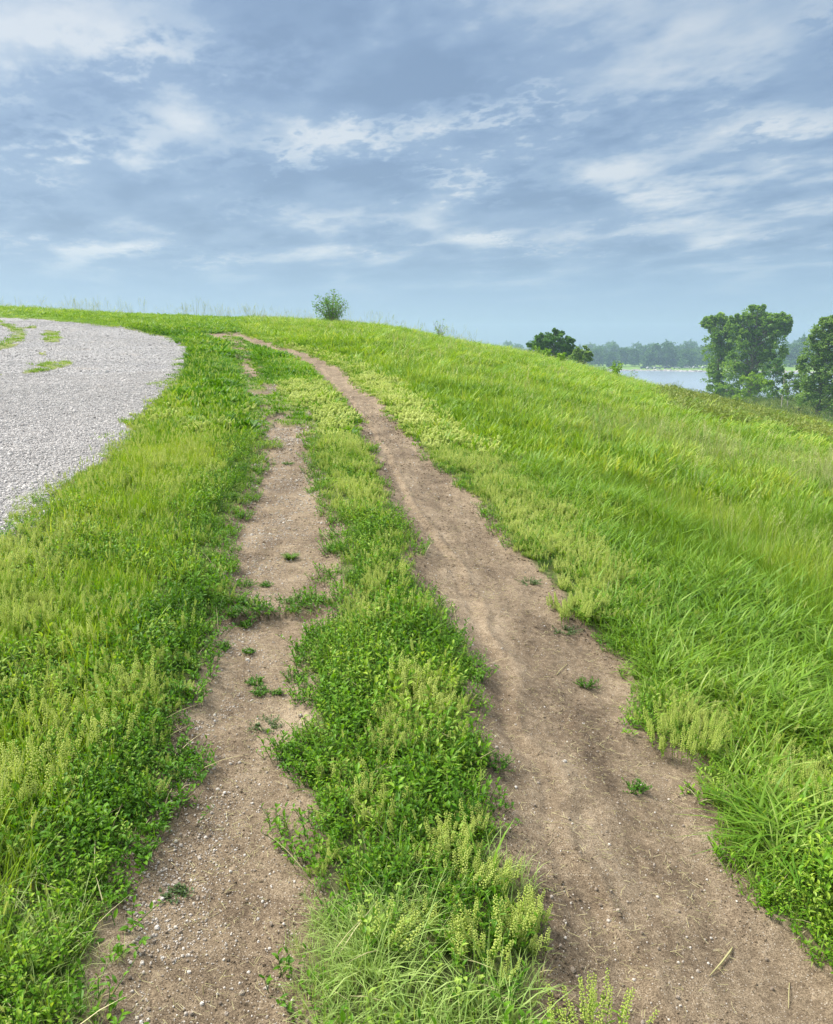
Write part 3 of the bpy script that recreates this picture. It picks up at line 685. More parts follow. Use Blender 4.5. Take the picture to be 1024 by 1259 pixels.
def classify(x, y, D):
    l, r, g, px, py, dep = worn(x, y, 0.04, 3)
    rag = (fbm(x * 7, y * 7, 15, 2) - .5) * .16 + .01 + .006 * D
    mg = .045 * smooth(D, 7, 3)
    rag = rag - mg
    onw = (l > rag + .5 * mg) | (r > rag * .8 - .004 * D) | (g > (fbm(x * 2.2, y * 2.2, 17, 3) - .5) * .9 + .05)
    Rl = np.interp(py, LT[:, 0], LT[:, 2]); Ll = np.interp(py, LT[:, 0], LT[:, 1]); Lr = np.interp(py, RT[:, 0], RT[:, 1]); Rr = np.interp(py, RT[:, 0], RT[:, 2])
    pm = FPX / np.maximum(dep, .05)
    inC = (px > (Rl + Ll) / 2) & (px < (Lr + Rr) / 2) & (py > 470)
    inR = (px > (Lr + Rr) / 2) & (py > 412) | (py <= 412) & (px > 300)
    inL = ~inC & ~inR
    dr = np.where(py > 412, (px - Rr) / pm, 3.0); dl = (Ll - px) / pm
    n1 = fbm(x * 1.3, y * 1.3, 41, 3); n2 = fbm(x * 3.1, y * 3.1, 51, 3); n3 = fbm(x * 0.5, y * 0.5, 61, 3); n4 = fbm(x * 5 + 9, y * 5, 71, 2)
    W = np.zeros((9,) + x.shape)   # weed pepper fox broad mead fine short dark brush
    pep = stamps(px, py, PEP); fin = stamps(px, py, FINE)
    # left bank
    edge = smooth(dl, 0.55, 0.1) * (0.55 + 0.45 * smooth(py, 520, 700))
    yg = stamps(px, py, [(50, 990, 90, 60, 1), (40, 1100, 60, 60, .8), (130, 890, 50, 45, .9), (60, 900, 50, 40, .7), (110, 780, 60, 50, .7)])
    wl = np.maximum(edge * 1.3 * smooth(n2 + .25, .3, .6), smooth(n1, .50, .62) * smooth(py, 560, 760)) + smooth(py, 900, 1100) * .5 * smooth(px, -60, 90)
    wl = wl * (1 - .85 * yg)
    W[0] = np.where(inL, wl, W[0]); W[2] = np.where(inL, np.clip(1.15 - wl, .08, 1) * .62, 0); W[1] = np.where(inL, pep * 1.2 + .30 * smooth(n4, .50, .62) * (py > 500), 0); W[6] = np.where(inL, np.clip(1.1 - wl, 0, 1) * .38, 0)
    W[5] = np.where(inL, fin * 3, 0)
    drk = stamps(px, py, [(285, 440, 55, 30, 1), (262, 480, 45, 26, 1), (240, 412, 60, 9, 1), (320, 410, 45, 7, 1), (300, 560, 35, 40, .6), (310, 620, 20, 40, .5), (200, 450, 30, 12, .5)])
    drk = np.maximum(drk, stamps(px, py, [(430, 540, 14, 20, .5)]))
    W[7] = np.where(inL & (py < 640), drk * 2.5 * smooth(n2, .3, .5), 0)
    top = inL & (py < 425)
    W[6] = np.where(top, smooth(py, 383, 388), W[6]); W[2] = np.where(top, 0.05, W[2]); W[4] = np.where(top, smooth(py, 388, 383), W[4])
    # middle strip
    eC = np.minimum((px - Rl), (Lr - px)) / pm
    up = smooth(py, 655, 625)
    W[1] = np.where(inC, np.maximum(up * (.75 + .5 * smooth(n2, .4, .6)) * smooth(eC, 0, .10), pep * 1.6), W[1])
    W[0] = np.where(inC, np.clip(1.0 - .6 * up - pep * .75 - fin * .9, .08, 1), W[0])
    W[5] = np.where(inC, fin * 4 + .05, W[5]); W[3] = np.where(inC, .06 * (1 - fin), W[3]); W[2] = np.where(inC, .05 + .12 * up, W[2])
    # right verge and hillside
    verge = 1.5 * smooth(dr, .95, 0.35) * smooth(py, 800, 700) * smooth(py, 415, 430) * (.55 + .6 * smooth(n1, .4, .6)) * smooth(dr, -.05, .03)
    W[1] = np.where(inR, np.maximum(verge, pep * 1.5), W[1])
    W[0] = np.where(inR, smooth(dr, .22, 0.0) * .8 + stamps(px, py, [(930, 1105, 50, 28, 2), (1010, 1120, 60, 50, 2), (1024, 1010, 40, 60, .8), (840, 950, 40, 30, 1.)]), W[0])
    ml = smooth(dr + (n3 - .5) * 1.2, 0.9, 1.9)
    W[3] = np.where(inR, np.clip(1 - ml, 0, 1) * (1 - .75 * np.clip(verge + pep, 0, 1)), W[3])
    W[4] = np.where(inR, ml, W[4])
    W[6] = np.where(inR & (D > 12), .35 * (1 - ml), W[6])
    W[2] = np.where(inR, .03, W[2])
    br = inR & (px > 815) & (py < 545 + (px - 1024) * .14) & (py > 465) & (D > 20)
    W[8] = np.where(br, 1.2 * smooth(fbm(x * .45, y * .45, 91, 3), .44, .58), 0)
    W = np.where(onw, 0, W)
    # grass creeping over the bars and islands
    cum = np.cumsum(W, 0); tot = cum[-1]; pick = rng.random(x.shape) * np.maximum(tot, 1e-9)
    sp = (cum < pick).sum(0); sp = np.where(onw | (tot < 1e-6), -1, sp)
    edge_d = np.maximum(np.maximum(l, r), g)
    return sp, px, py, dr, n1, n2, n3, edge_d
acc = {}
def put(kit, x, y, size, tint, zs=None):
    acc.setdefault(kit, []).append((x, y, size, tint, size if zs is None else zs))
rings = [(1.2, 4.0, 750, 1.0, 60), (4.0, 9.0, 420, 1.0, 55), (9.0, 20.0, 130, 1.5, 45), (20.0, 45.0, 42, 2.6, 38), (45.0, 92.0, 13, 4.2, 36)]
for d1, d2, dens, sz, wide in rings:
    area = R(2 * wide) / 2 * (d2 ** 2 - d1 ** 2); n = int(area * dens)
    x, y, D = cloud(n, d1, d2, -wide, wide)
    sp, px, py, dr, n1, n2, n3, ed = classify(x, y, D)
    rnd = rng.random(n)
    small = (0.42 + 0.58 * smooth(-ed, 0.0, 0.16 + .012 * D)) * (.75 + .5 * fbm(x * 2.3, y * 2.3, 88, 2))              # plants are lower right at a trodden edge
    tn = lambda base, k=.8, q=.45: base + (n1 - .5) * k + (rnd - .5) * q
    farr = d1 >= 9.0
    hs = 1 if d1 < 9 else (1.0 if d1 < 20 else 1.15)
    def go(s, kit, size, tint, zsf=1.0, keep=1.0):
        m = (sp == s) & (rng.random(n) < keep)
        put(kit, x[m], y[m], (size * small)[m] if np.ndim(size) else size * small[m], tint[m], ((size * zsf) * small)[m] if np.ndim(size * zsf) else size * zsf * small[m])
    hz = hs / sz       # keep true height where the clump is widened for distance
    if not farr:
        isw = sp == 0; lowm = isw & (ed > -.05)
        m = isw & ~lowm; put('weed', x[m], y[m], small[m] * 1.0, tn(.48, 1.0, .7)[m])
        put('weedlow', x[lowm], y[lowm], np.ones(lowm.sum()) * 1.15, tn(.35)[lowm])
        go(1, 'pepper', np.where(dr > -.5, .72, .92) * (.7 + .6 * n2), tn(.55), keep=.55 if d1 < 4 else .75); m = (sp == 1) & (rnd < .6); put('weed', x[m], y[m], .7 * small[m], tn(.5)[m])
        go(2, 'fox', 0.95, tn(.55, 1.4)); go(3, 'broad', 0.9 + .35 * smooth(dr, .2, 1.5), tn(.45))
        go(4, 'mead', (.62 + .38 * smooth(dr, 1.2, 3.5)) * (.55 + .9 * n2), tn(.5, 1.2, .8)); go(5, 'fine', 1.0, tn(.45)); go(7, 'weed', .9, tn(.2)); go(6, 'fine', 1.0, tn(.3)) if False else go(6, 'short', 1.0, tn(.5, 1.2))
        m = (sp == 2) & (rnd > .80); put('weed', x[m], y[m], small[m] * .8, tn(.4)[m])
        m = (sp >= 0) & (rng.random(n) < .08); put('drybits', x[m], y[m], np.ones(m.sum()), tn(.5)[m])
    else:
        go(0, 'darkfar', .85 * sz, tn(.45), hz); go(1, 'pepfar', 1.0 * sz, tn(.55), hz * 1.0); go(2, 'foxfar', .95 * sz, tn(.55, 1.4), hz)
        go(3, 'shortfar', 1.0 * sz, tn(.5, 1.0), hz * 1.35); go(4, 'meadfar', .80 * sz * (.6 + .8 * n2), tn(.5, 1.3, .8), hz * (.95 if d1 < 20 else .75)); go(5, 'shortfar', sz, tn(.6), hz); go(6, 'shortfar', sz, tn(.42, 1.0), hz); go(7, 'darkfar', sz, tn(.15), hz)
        m = sp == 8; put('brush', x[m], y[m], .8 + .5 * rnd[m], tn(.5, 1.2)[m], .7 + .5 * rnd[m])
# rough growth on the low ground round the lakeside trees
x, y, D = cloud(5200, 84, 188, 8, 36); put('brush', x, y, rng.uniform(2.0, 4.2, 5200), rng.normal(.22, .25, 5200), rng.uniform(2.0, 5.0, 5200))
# seed heads on the hillside and ridge
x, y, D = cloud(9000, 3.5, 14); sp, px, py, dr, n1, n2, n3, ed = classify(x, y, D)
m = (sp == 4) & (rng.random(9000) < .10 + .38 * smooth(n3, .46, .60)) & (rng.random(9000) < smooth(dr, 1.0, 4)); put('seed', x[m], y[m], np.full(m.sum(), .85), rng.random(m.sum()))
x, y, D = cloud(26000, 14, 85, power=1.2); sp, px, py, dr, n1, n2, n3, ed = classify(x, y, D)
m = ((sp == 4) | (sp == 8)) & (rng.random(26000) < .04 + .14 * smooth(n3, .45, .6)); put('seedfar', x[m], y[m], np.full(m.sum(), .6), rng.random(m.sum()))
x, y, D = cloud(520, 52, 84, -33, 4); sp, px, py, dr, n1, n2, n3, ed = classify(x, y, D)
m = (ed < -1) & (fbm(x * .15, y * .15, 97, 2) > .42); put('seedfar', x[m], y[m], rng.uniform(.5, 1.3, m.sum()), rng.random(m.sum()) * .6, rng.uniform(.7, 1.7, m.sum()))
LAB = {'weed': ('leafy_weeds', 'dense dark green mat of small oval leaved weeds beside the worn dirt', 'weeds'),
 'weedlow': ('creeping_weeds', 'low creeping small leaved weeds fringing the bare dirt edges', 'weeds'),
 'pepper': ('flowering_weeds', 'yellow green flowering weed spikes standing among the leafy weeds', 'weeds'),
 'pepfar': ('distant_flowering_weeds', 'yellow green weed verge lining the trail farther up the slope', 'weeds'),
 'fox': ('bristly_grass', 'yellow green bristly headed grass on the bank beside the gravel road', 'grass'),
 'foxfar': ('distant_bristly_grass', 'yellow green grass between gravel road and worn strip, farther up', 'grass'),
 'broad': ('broad_bladed_grass', 'bright green broad bladed arching grass right of the dirt trail', 'grass'),
 'mead': ('meadow_grass', 'tall bright green meadow grass on the near right hillside', 'grass'),
 'meadfar': ('distant_meadow_grass', 'tall green meadow grass covering the upper hillside up to the skyline', 'grass'),
 'shortfar': ('short_grass', 'short mown green grass above the gravel road near the skyline', 'grass'),
 'darkfar': ('clover_patch', 'dark green clover patches by the far bend of the gravel road', 'clover'),
 'fine': ('fine_grass', 'pale fine bladed grass tufts between the two dirt strips in the foreground', 'grass'),
 'short': ('soft_bank_grass', 'soft short yellow green grass filling the bank left of the worn strip', 'grass'),
 'drybits': ('dead_blades', 'straw coloured dead grass blades scattered through the green growth', 'dry grass'),
 'seed': ('seed_heads', 'straw coloured grass seed heads above the near hillside meadow', 'grass'),
 'seedfar': ('distant_seed_heads', 'tan grass seed heads tipping the upper hillside meadow', 'grass'),
 'brush': ('brush', 'olive brown low bramble brush on the slope below the lakeside trees', 'brush')}
for kit, lst in acc.items():
    xs, ys, ss, ts, zz = [np.concatenate([np.broadcast_to(q[i], q[0].shape) for q in lst]) for i in range(5)]
    nm, lb, ct = LAB[kit]
    scatter(nm, kit, xs, ys, ss, ts, lb, ct, tilt=.12, zs=zz)

# ------------------------------------------------------------------ loose stone and litter
x, y, D = cloud(230000, 4.5, 16, -34, -8, 1.3); l, r, g, px, py, dep = worn(x, y, .09)
m = (g > -.06) & (rng.random(len(x)) < .30 + .7 * smooth(g, 0, .3)); s_ = rng.gamma(1.8, .0036, m.sum()) + .006
X1, Y1, S1 = x[m], y[m], s_
x, y, D = cloud(60000, 16, 40, -34, -8, 1.2); l, r, g, px, py, dep = worn(x, y, .09); m = (g > -.05)
X1 = np.r_[X1, x[m]]; Y1 = np.r_[Y1, y[m]]; S1 = np.r_[S1, rng.gamma(2, .005, m.sum()) + .009]
scatter('road_gravel', 'stone', X1, Y1, S1, rng.beta(1.7, 1.1, len(X1)), 'loose crushed limestone covering the pale gravel road', 'gravel', tilt=.4, zoff=.008)
x, y, D = cloud(190000, 1.3, 14, -22, 24, .9); l, r, g, px, py, dep = worn(x, y, .06)
streak = np.exp(-((px - np.interp(py, [600, 760, 900, 1000, 1100, 1259], [350, 310, 265, 240, 215, 190])) / np.interp(py, [600, 900, 1259], [40, 30, 70])) ** 2)
pk = np.where(l > -.03, .16 + .84 * streak * smooth(fbm(x * 6, y * 6, 5, 2), .35, .6), np.where(r > -.02, .06, 0)); m = rng.random(len(x)) < pk
s_ = rng.gamma(1.6, .0014, m.sum()) + .0022; s_ = s_ * np.clip(np.hypot(x[m], y[m]) / 4, 1, 2.5)
scatter('trail_grit', 'chip', x[m], y[m], s_, rng.beta(1.3, 1.3, m.sum()), 'fine pale stone chips trodden into the bare dirt strips', 'grit', tilt=.3, zoff=.006)
x, y, D = cloud(26000, 1.3, 9, -22, 24, 1.0); l, r, g, px, py, dep = worn(x, y, .06); m = (np.maximum(l, r) > -.03) & (rng.random(len(x)) < .16)
KIT['clod'] = [P_ for P_ in [stone('cl', [M_DIRT], i + 90) for i in range(4)]]
x2, y2, D2 = cloud(120000, 1.3, 12, -22, 26, 1.0); l2, r2, g2, px2, py2, dep2 = worn(x2, y2)
m2 = (np.maximum(l2, r2) > -.06) & (rng.random(len(x2)) < .12 + .6 * smooth(fbm(x2 * 3, y2 * 3, 8, 3), .45, .62)); k2 = m2.sum()
scatter('soil_crumbs', 'clod', x2[m2], y2[m2], (rng.gamma(1.6, .0016, k2) + .002) * np.clip(D2[m2] / 4, 1, 2), rng.random(k2), 'small crumbs of dry soil on the bare dirt strips', 'soil', tilt=.3, zoff=.005)
scatter('straw_litter', 'straw', x[m], y[m], np.ones(m.sum()), rng.random(m.sum()), 'tiny dry straw bits lying on the bare dirt', 'litter', tilt=.03, zoff=.005)

# pebbles that show singly
peb_l = [(348, 1085), (352, 1087)]
peb_l = [(195, 1097), (166, 1145), (172, 1133), (189, 1162), (203, 1166), (213, 1186), (185, 1192), (197, 1013), (230, 966), (222, 1031), (160, 1206), (150, 1212), (183, 1245), (236, 1250), (271, 1237), (222, 1149), (258, 1030), (312, 1120), (334, 1140), (186, 1178), (205, 1150), (176, 1176)]
peb_r = [(657, 993), (840, 1018), (733, 1097), (751, 1099), (738, 1116), (789, 1151), (809, 1170), (832, 1162), (715, 1193), (711, 1204), (942, 1183), (949, 1219), (833, 1230), (740, 956), (689, 1167), (862, 1098), (617, 862), (700, 1010)]
for lst, lab, grp in ((peb_l, 'small white pebble lying on the worn dirt strip on the left', 'pebbles on the left dirt strip'), (peb_r, 'small pale pebble lying on the wider dirt trail on the right', 'pebbles on the right dirt trail')):
    for i, (a, b_) in enumerate(lst):
        x, y, z = spot(a, b_); o = bpy.data.objects.new('pebble', KIT['chip'][i % 5].data); COL.objects.link(o)
        o.location = (x, y, z + .008); s = rr(.007, .012); o.scale = (s, s, s * 1.1); o.rotation_euler = (rr(-.3, .3), rr(-.3, .3), rr(0, 6)); tag(o, lab, 'pebble', grp)

# ------------------------------------------------------------------ single plants on the trails
def tuft(px, py, rad, hgt, label, kind='weed', group=None, n=None):
    x, y, z = spot(px, py); root = empty('weed_tuft', (x, y, z)); tag(root, label, 'weed tuft', group)
    st = MB(); lv = MB(); n = n or int(14 + rad * 260)
    for i in range(n):
        an = rr(0, 6.28); ln = rr(.25, 1); H = hgt * rr(.5, 1) * (1.15 - .5 * ln); r1 = rad * ln
        b0 = (rad * .25 * math.cos(an), rad * .25 * math.sin(an), -.004); tip = (r1 * math.cos(an), r1 * math.sin(an), H)
        st.tube([b0, ((b0[0] + tip[0]) / 2, (b0[1] + tip[1]) / 2, H * .65), tip], [.0011, .0009, .0006], 0, .5, 3)
        for j in range(6):
            t = (j + 1) / 6; la = rr(0, 6.28); el = rr(.2, 1.1); p = (b0[0] + (tip[0] - b0[0]) * t, b0[1] + (tip[1] - b0[1]) * t, H * t ** .8)
            if kind == 'grass': lv.blade(p[0] * .3, p[1] * .3, 0, an + rr(-.3, .3), rad * rr(.6, 1.2), .0035, 1.0, .45, 0)
            else: lv.leaf(p, (math.cos(la) * math.cos(el), math.sin(la) * math.cos(el), math.sin(el)), (0, 0, 1), rr(.008, .017), rr(.004, .007), 0)
    link('stems', st.mesh('stems', [M_WEEDSTEM]), root)
    link('leaves', lv.mesh('leaves', [M_DUSTY if kind == 'dusty' else (M_BROAD if kind == 'grass' else M_WEED)]), root)
    return root
TUFTS = [(781, 975, .06, .055, 'round green weed tuft standing alone in the middle of the right dirt trail'),
 (720, 846, .07, .05, 'small green weed tuft on the right trail below the yellow clump'),
 (612, 945, .09, .05, 'green weed reaching out from the middle strip over the right trail'),
 (303, 772, .06, .035, 'small weed tuft just below the grass bar crossing the left strip'),
 (276, 800, .055, .04, 'round weed tuft near the left edge of the worn strip below the grass bar'),
 (307, 804, .04, .02, 'tiny weed sprig below the grass bar, right of the round tuft'),
 (360, 838, .08, .05, 'larger weed tuft by the right edge of the left worn strip'),
 (315, 842, .055, .03, 'upper of two touching weed tufts in the middle of the left strip'),
 (320, 853, .055, .03, 'lower of two touching weed tufts in the middle of the left strip'),
 (326, 722, .05, .03, 'small weed tuft above the grass bar crossing the left strip'),
 (300, 722, .10, .04, 'spreading weed tuft at the left edge above the grass bar'),
 (358, 689, .06, .025, 'tiny flat grass tuft alone on smooth dirt far above the grass bar'),
 (340, 855, .03, .02, 'tiny sprig beside the larger weed tuft on the left strip'),
 (325, 895, .09, .012, 'flattened dusty weed lying on the left strip below the paired tufts'),
 (355, 935, .06, .03, 'dusty weed at the right edge of the left strip'),
 (650, 718, .11, .03, 'dusty flattened weed at the right edge of the right trail above the yellow clump'),
 (690, 778, .13, .03, 'dusty low weed patch under the yellow clump on the right trail'),
 (215, 1105, .05, .02, 'pale trampled weed among white pebbles low on the left strip'),
 (355, 572, .08, .03, 'small weed on the far part of the left strip')]
for i, tt in enumerate(TUFTS):
    a, b_, rd, hg, lb = tt; tuft(a, b_, rd, hg, lb, 'dusty' if 'dusty' in lb or 'trampled' in lb or 'flattened' in lb else ('grass' if 'grass tuft' in lb else 'weed'))
# yellow flowering clumps that stand apart
def flower_clump(px, py, rad, hmin, hmax, n, label):
    x, y, z = spot(px, py); root = empty('flowering_clump', (x, y, z)); tag(root, label, 'flowering weed')
    a = MB(); b2 = MB()
    for i in range(n):
        an = rr(0, 6.28); r0 = rad * math.sqrt(random.random()); H = rr(hmin, hmax) * (1.1 - .4 * r0 / rad); mb = MB()
        pepper_stalk(mb, r0 * math.cos(an), r0 * math.sin(an), an, H, rr(.05, .4), 1, 0, 1.9, 1.25)
        for F_, M_ in zip(mb.F, mb.M):
            tgt = b2 if M_ == 1 else a
            tgt.add([mb.V[k] for k in F_], [tuple(range(len(F_)))], 0, mb.A[F_[0]])
    link('leafy_stalks', a.mesh('leafy_stalks', [M_PEPL]), root); link('flower_spikes', b2.mesh('flower_spikes', [M_PEPB]), root)
flower_clump(838, 915, .17, .10, .17, 70, 'yellow green flowering clump jutting from the grass onto the right trail')
flower_clump(703, 758, .15, .08, .15, 60, 'smaller yellow green flowering clump farther up the right trail edge')
flower_clump(730, 1300, .10, .13, .19, 34, 'yellow flower spikes cut by the bottom edge between strip and right trail')
flower_clump(1000, 1000, .13, .14, .22, 45, 'yellow green flowering clump inside the grass by the right edge')
# broad grass tuft sprawling over the trail
x, y, z = spot(965, 1050); mb = MB()
for i in range(90):
    an = rr(1.6, 4.4) if i < 60 else rr(0, 6.28); mb.blade(rr(-.08, .08), rr(-.08, .08), 0, an, rr(.14, .30), rr(.006, .010), rr(.6, 1.2), rr(.45, .8), 0, seg=5, stiff=.3)
tag(link('grass_tuft', mb.mesh('grass_tuft', [M_BROAD]), None, (x, y, z)), 'sprawling broad bladed grass tuft lying over the lower right trail edge', 'grass')
# dry stalks lying about
def lying(name, pts, rads, label, head=False):
    P3 = [spot(a, b_) for a, b_ in pts]; o = P3[0]; root = MB()
    root.tube([(p[0] - o[0], p[1] - o[1], p[2] - o[2] + .008 + (.006 if 0 < i < len(P3) - 1 else 0)) for i, p in enumerate(P3)], rads, 0, .8, 5)
    if head:
        for j in range(14): root.leaf((rr(-.006, .006), rr(-.02, .02), .01), (rr(-.5, .5), 1, .3), (0, 0, 1), .022, .005, 0, .9)
    return tag(link(name, root.mesh(name, [M_DRY]), None, o), label, 'dry stalk')
lying('dry_stalk', [(558, 748), (560, 765), (564, 785), (571, 805)], [.0022, .002, .002, .0012], 'long pale dry stalk with seed head at left edge of the right trail', True)
lying('dry_stalk', [(530, 724), (542, 731), (548, 737)], [.002, .002, .001], 'short bent dry stalk above the long one on the right trail')
lying('dry_stalk', [(684, 832), (690, 826), (697, 819)], [.0018, .0018, .001], 'thin dry stem by the small weed tuft on the right trail')
lying('dry_stalk', [(872, 1203), (886, 1190), (897, 1176), (900, 1168)], [.001, .003, .0035, .0015], 'crooked pale dry leaf low on the right trail')
lying('dry_stalk', [(970, 1212), (969, 1228), (969, 1243)], [.0012, .0014, .0008], 'thin upright lying straw near the bottom right corner')

# ------------------------------------------------------------------ trees
def lobe_crown(mb, lobes, leaf, per, sub=22, base=(0, 0, 0), fill=0.35, low=None):
    """lobes: (x, y, z, r); leaf clumps over each lobe's shell and some inside, with gaps between clumps"""
    for (cx, cy, cz, r) in lobes:
        for k in range(sub):
            d = Vector((random.gauss(0, 1), random.gauss(0, 1), random.gauss(0, 1))).normalized()
            rad = r * (rr(.70, 1.12) if random.random() > fill else rr(.1, .7)); c = Vector((cx, cy, cz)) + Vector((d.x, d.y, d.z * .9)) * rad; cr_ = r * rr(.15, .34)
            sh = rr(.1, .9)
            for j in range(per):
                q = Vector((random.gauss(0, .55), random.gauss(0, .55), random.gauss(0, .42))) * cr_
                mb.card(c + q, leaf * rr(.7, 1.4), leaf * rr(.4, .8), 0, min(1, max(0, sh + rr(-.25, .25))))
def limbs(mb, H, tr, lobes, lean=(0, 0), forks=1):
    top = H * .78; pts = [(lean[0] * t * t, lean[1] * t * t, top * t) for t in (0, .25, .5, .75, 1)]
    pts[0] = (0, 0, -.4)
    mb.tube(pts, [tr * 1.25, tr, tr * .75, tr * .5, tr * .2], 0, .5, 7)
    for (cx, cy, cz, r) in lobes:
        t = max(.12, min(.8, (cz - r * 1.2) / max(top, .1) * .85)); b0 = (lean[0] * t * t, lean[1] * t * t, top * t)
        mb.tube([b0, ((b0[0] + cx) / 2 + rr(-.2, .2), (b0[1] + cy) / 2, (b0[2] + cz) / 2 - r * .1), (cx, cy, cz + r * .5)], [tr * .42, tr * .26, tr * .07], 0, .5, 5)
def tree(name, px, D, lobes_px, mat, leaf, per, sub, trunk_r, label, cat='tree', group=None, bark=None, fill=.35, zbase=None):
    """lobes given as photo (column, row, radius px, depth m) and turned to metres at distance D"""
    x, y, z = at(px, D); root = empty(name, (x, y, z)); tag(root, label, cat, group)
    az, _ = pix_dir(px, 435); root.rotation_euler = (0, 0, -float(az))
    S = D / FPX * 1.0; L = []
    for (lx, ly, lr, dy) in lobes_px:
        _, e = pix_dir(lx, ly); zz = CAM_H + float(e) * D - z
        L.append(((lx - px) * S * 1.0, dy, zz, lr * S))
    for (a0, b0_, c0, r0) in list(L):
        for _ in range(3):
            an = rr(0, 6.28); el = rr(-.2, 1.3); L.append((a0 + math.cos(an) * math.cos(el) * r0 * 1.05, b0_ + math.sin(an) * math.cos(el) * r0 * .9, c0 + math.sin(el) * r0 * 1.1, r0 * rr(.22, .40)))
    H = max(l[2] + l[3] for l in L)
    a = MB(); limbs(a, H, trunk_r, L); link('trunk', a.mesh('trunk', [bark or M_BARK], True), root)
    c = MB(); lobe_crown(c, L, leaf, per, sub, fill=fill); link('crown', c.mesh('crown', [mat]), root)
    return root
tree('cottonwood', 884, 178, [(881, 392, 7, 0), (876, 400, 10, .5), (889, 404, 11, -.5), (882, 417, 13, 0), (879, 434, 13, .6), (888, 447, 14, 0), (880, 462, 11, .4), (889, 474, 13, -.3), (884, 487, 12, 0), (872, 397, 7, 0), (893, 425, 12, 1)],
     M_COTTON, .40, 24, 38, .35, 'tall slim cottonwood forming the left side of the lakeside tree clump')
tree('cottonwood', 925, 172, [(916, 391, 11, 0), (927, 388, 10, .5), (937, 394, 10, 0), (910, 403, 12, 0), (925, 405, 15, 1), (942, 404, 12, 0), (952, 397, 9, 0), (956, 405, 6, 0), (948, 416, 12, 0), (930, 424, 17, 1), (912, 425, 14, -1), (945, 434, 13, 0), (925, 445, 18, 1), (907, 450, 14, 0), (941, 455, 14, 0), (915, 470, 16, 0), (934, 474, 15, 0), (903, 484, 11, 0), (954, 391, 6, 0), (905, 395, 7, 0)],
     M_COTTON, .40, 24, 38, .45, 'broad tall cottonwood forming the main crown of the lakeside tree clump')
tree('willow_tree', 1012, 128, [(1017, 400, 9, 0), (1006, 407, 8, 0), (1024, 412, 12, 1), (1003, 422, 10, 0), (1016, 430, 14, 0), (1032, 440, 16, 1), (1004, 440, 12, 0), (1016, 455, 15, 0), (1000, 462, 12, 0), (1030, 470, 16, 0), (1012, 478, 14, 0), (1000, 487, 12, 0), (1024, 492, 14, 0), (1045, 425, 16, 0), (1052, 460, 18, 0), (1012, 396, 5, 0)],
     M_PALET, .30, 24, 38, .28, 'pale green open crowned tree standing at the right edge of the picture', fill=.2)
tree('shrub', 988, 136, [(985, 462, 9, 0), (978, 472, 9, 0), (992, 474, 11, 0), (986, 486, 11, 0), (974, 484, 7, 0), (998, 490, 9, 0), (992, 454, 7, 0)],
     M_PALET, .26, 20, 22, .12, 'green bushy shrub between the bare saplings and the right edge tree', 'shrub')
tree('shrub', 932, 150, [(925, 468, 9, 0), (936, 472, 10, 0), (943, 480, 10, 0), (928, 484, 9, 0), (918, 489, 8, 0), (936, 470, 6, 0)],
     M_BRIGHTS, .26, 22, 22, .1, 'bright yellow green shrub at the foot of the broad cottonwood', 'shrub')
tree('shrub', 953, 165, [(952, 455, 8, 0), (958, 449, 6, 0), (955, 467, 9, 0), (950, 480, 9, 0), (960, 459, 6, 0), (956, 490, 7, 0)],
     M_DARKT, .28, 18, 20, .1, 'dark shrub at the right flank of the broad cottonwood', 'shrub')
tree('round_tree', 680, 112, [(668, 420, 9, 0), (677, 416, 9, .5), (689, 420, 9, 0), (697, 426, 8, 0), (660, 427, 9, 0), (680, 429, 13, 0), (694, 436, 10, 0), (666, 438, 11, 0), (704, 434, 6, 0)],
     M_DARKT, .28, 26, 28, .22, 'dark round topped tree rising behind the hillside skyline')
tree('shrub', 715, 100, [(712, 434, 6, 0), (720, 433, 6, 0), (716, 441, 8, 0), (708, 441, 7, 0), (724, 440, 5, 0)],
     M_PALET, .22, 20, 20, .1, 'lower pale bushy tree just right of the dark round topped tree', 'shrub')
def shrub(px, py, hpx, wpx, mat, leaf, label, n=7, dd=None, twig=False):
    x, y, z = spot(px, py); D = math.hypot(x, y)
    if dd: D = dd; x, y, z = at(px, D)
    S = D / FPX; H = hpx * S; Wd = wpx * S / 2
    root = empty('shrub', (x, y, z)); tag(root, label, 'shrub'); a = MB(); c = MB()
    for k in range(n):
        an = 6.28 * k / n + rr(-.3, .3); ln = rr(.25, 1.0); hx, hy = math.cos(an) * Wd * ln, math.sin(an) * Wd * ln; h_ = H * rr(.6, 1.0) * (1.05 - .35 * ln)
        p1 = (hx * .45, hy * .45, h_ * .55); tp = (hx, hy, h_); a.tube([(0, 0, -.1), p1, tp], [H * .014, H * .009, H * .003], 0, .5, 4)
        for j in range(70 if not twig else 16):
            t = rr(.15, 1.03); p = Vector((0, 0, 0)).lerp(Vector(tp), t) if t > .5 else Vector((hx * t * .9, hy * t * .9, h_ * t)); sp_ = Wd * .18 * (1.2 - t * .7)
            c.card(p + Vector((random.gauss(0, sp_), random.gauss(0, sp_), random.gauss(0, sp_ * .6))), leaf * rr(.7, 1.4), leaf * rr(.35, .6), 0)
    link('branches', a.mesh('branches', [M_BARK]), root); link('foliage', c.mesh('foliage', [mat]), root)
shrub(408, 396, 44, 48, M_DARKT, .17, 'green spreading sapling bush standing alone on the hilltop skyline', 26, dd=64)
shrub(541, 412, 28, 26, M_PALET, .13, 'thin twiggy bush on the skyline right of the hilltop sapling', 9, dd=56, twig=True)
shrub(660, 440, 18, 13, M_BRIGHTS, .14, 'leftmost small bright bush on the slope before the round topped tree', 6)
shrub(672, 444, 18, 13, M_BRIGHTS, .14, 'second small bright bush on the slope before the round topped tree', 6)
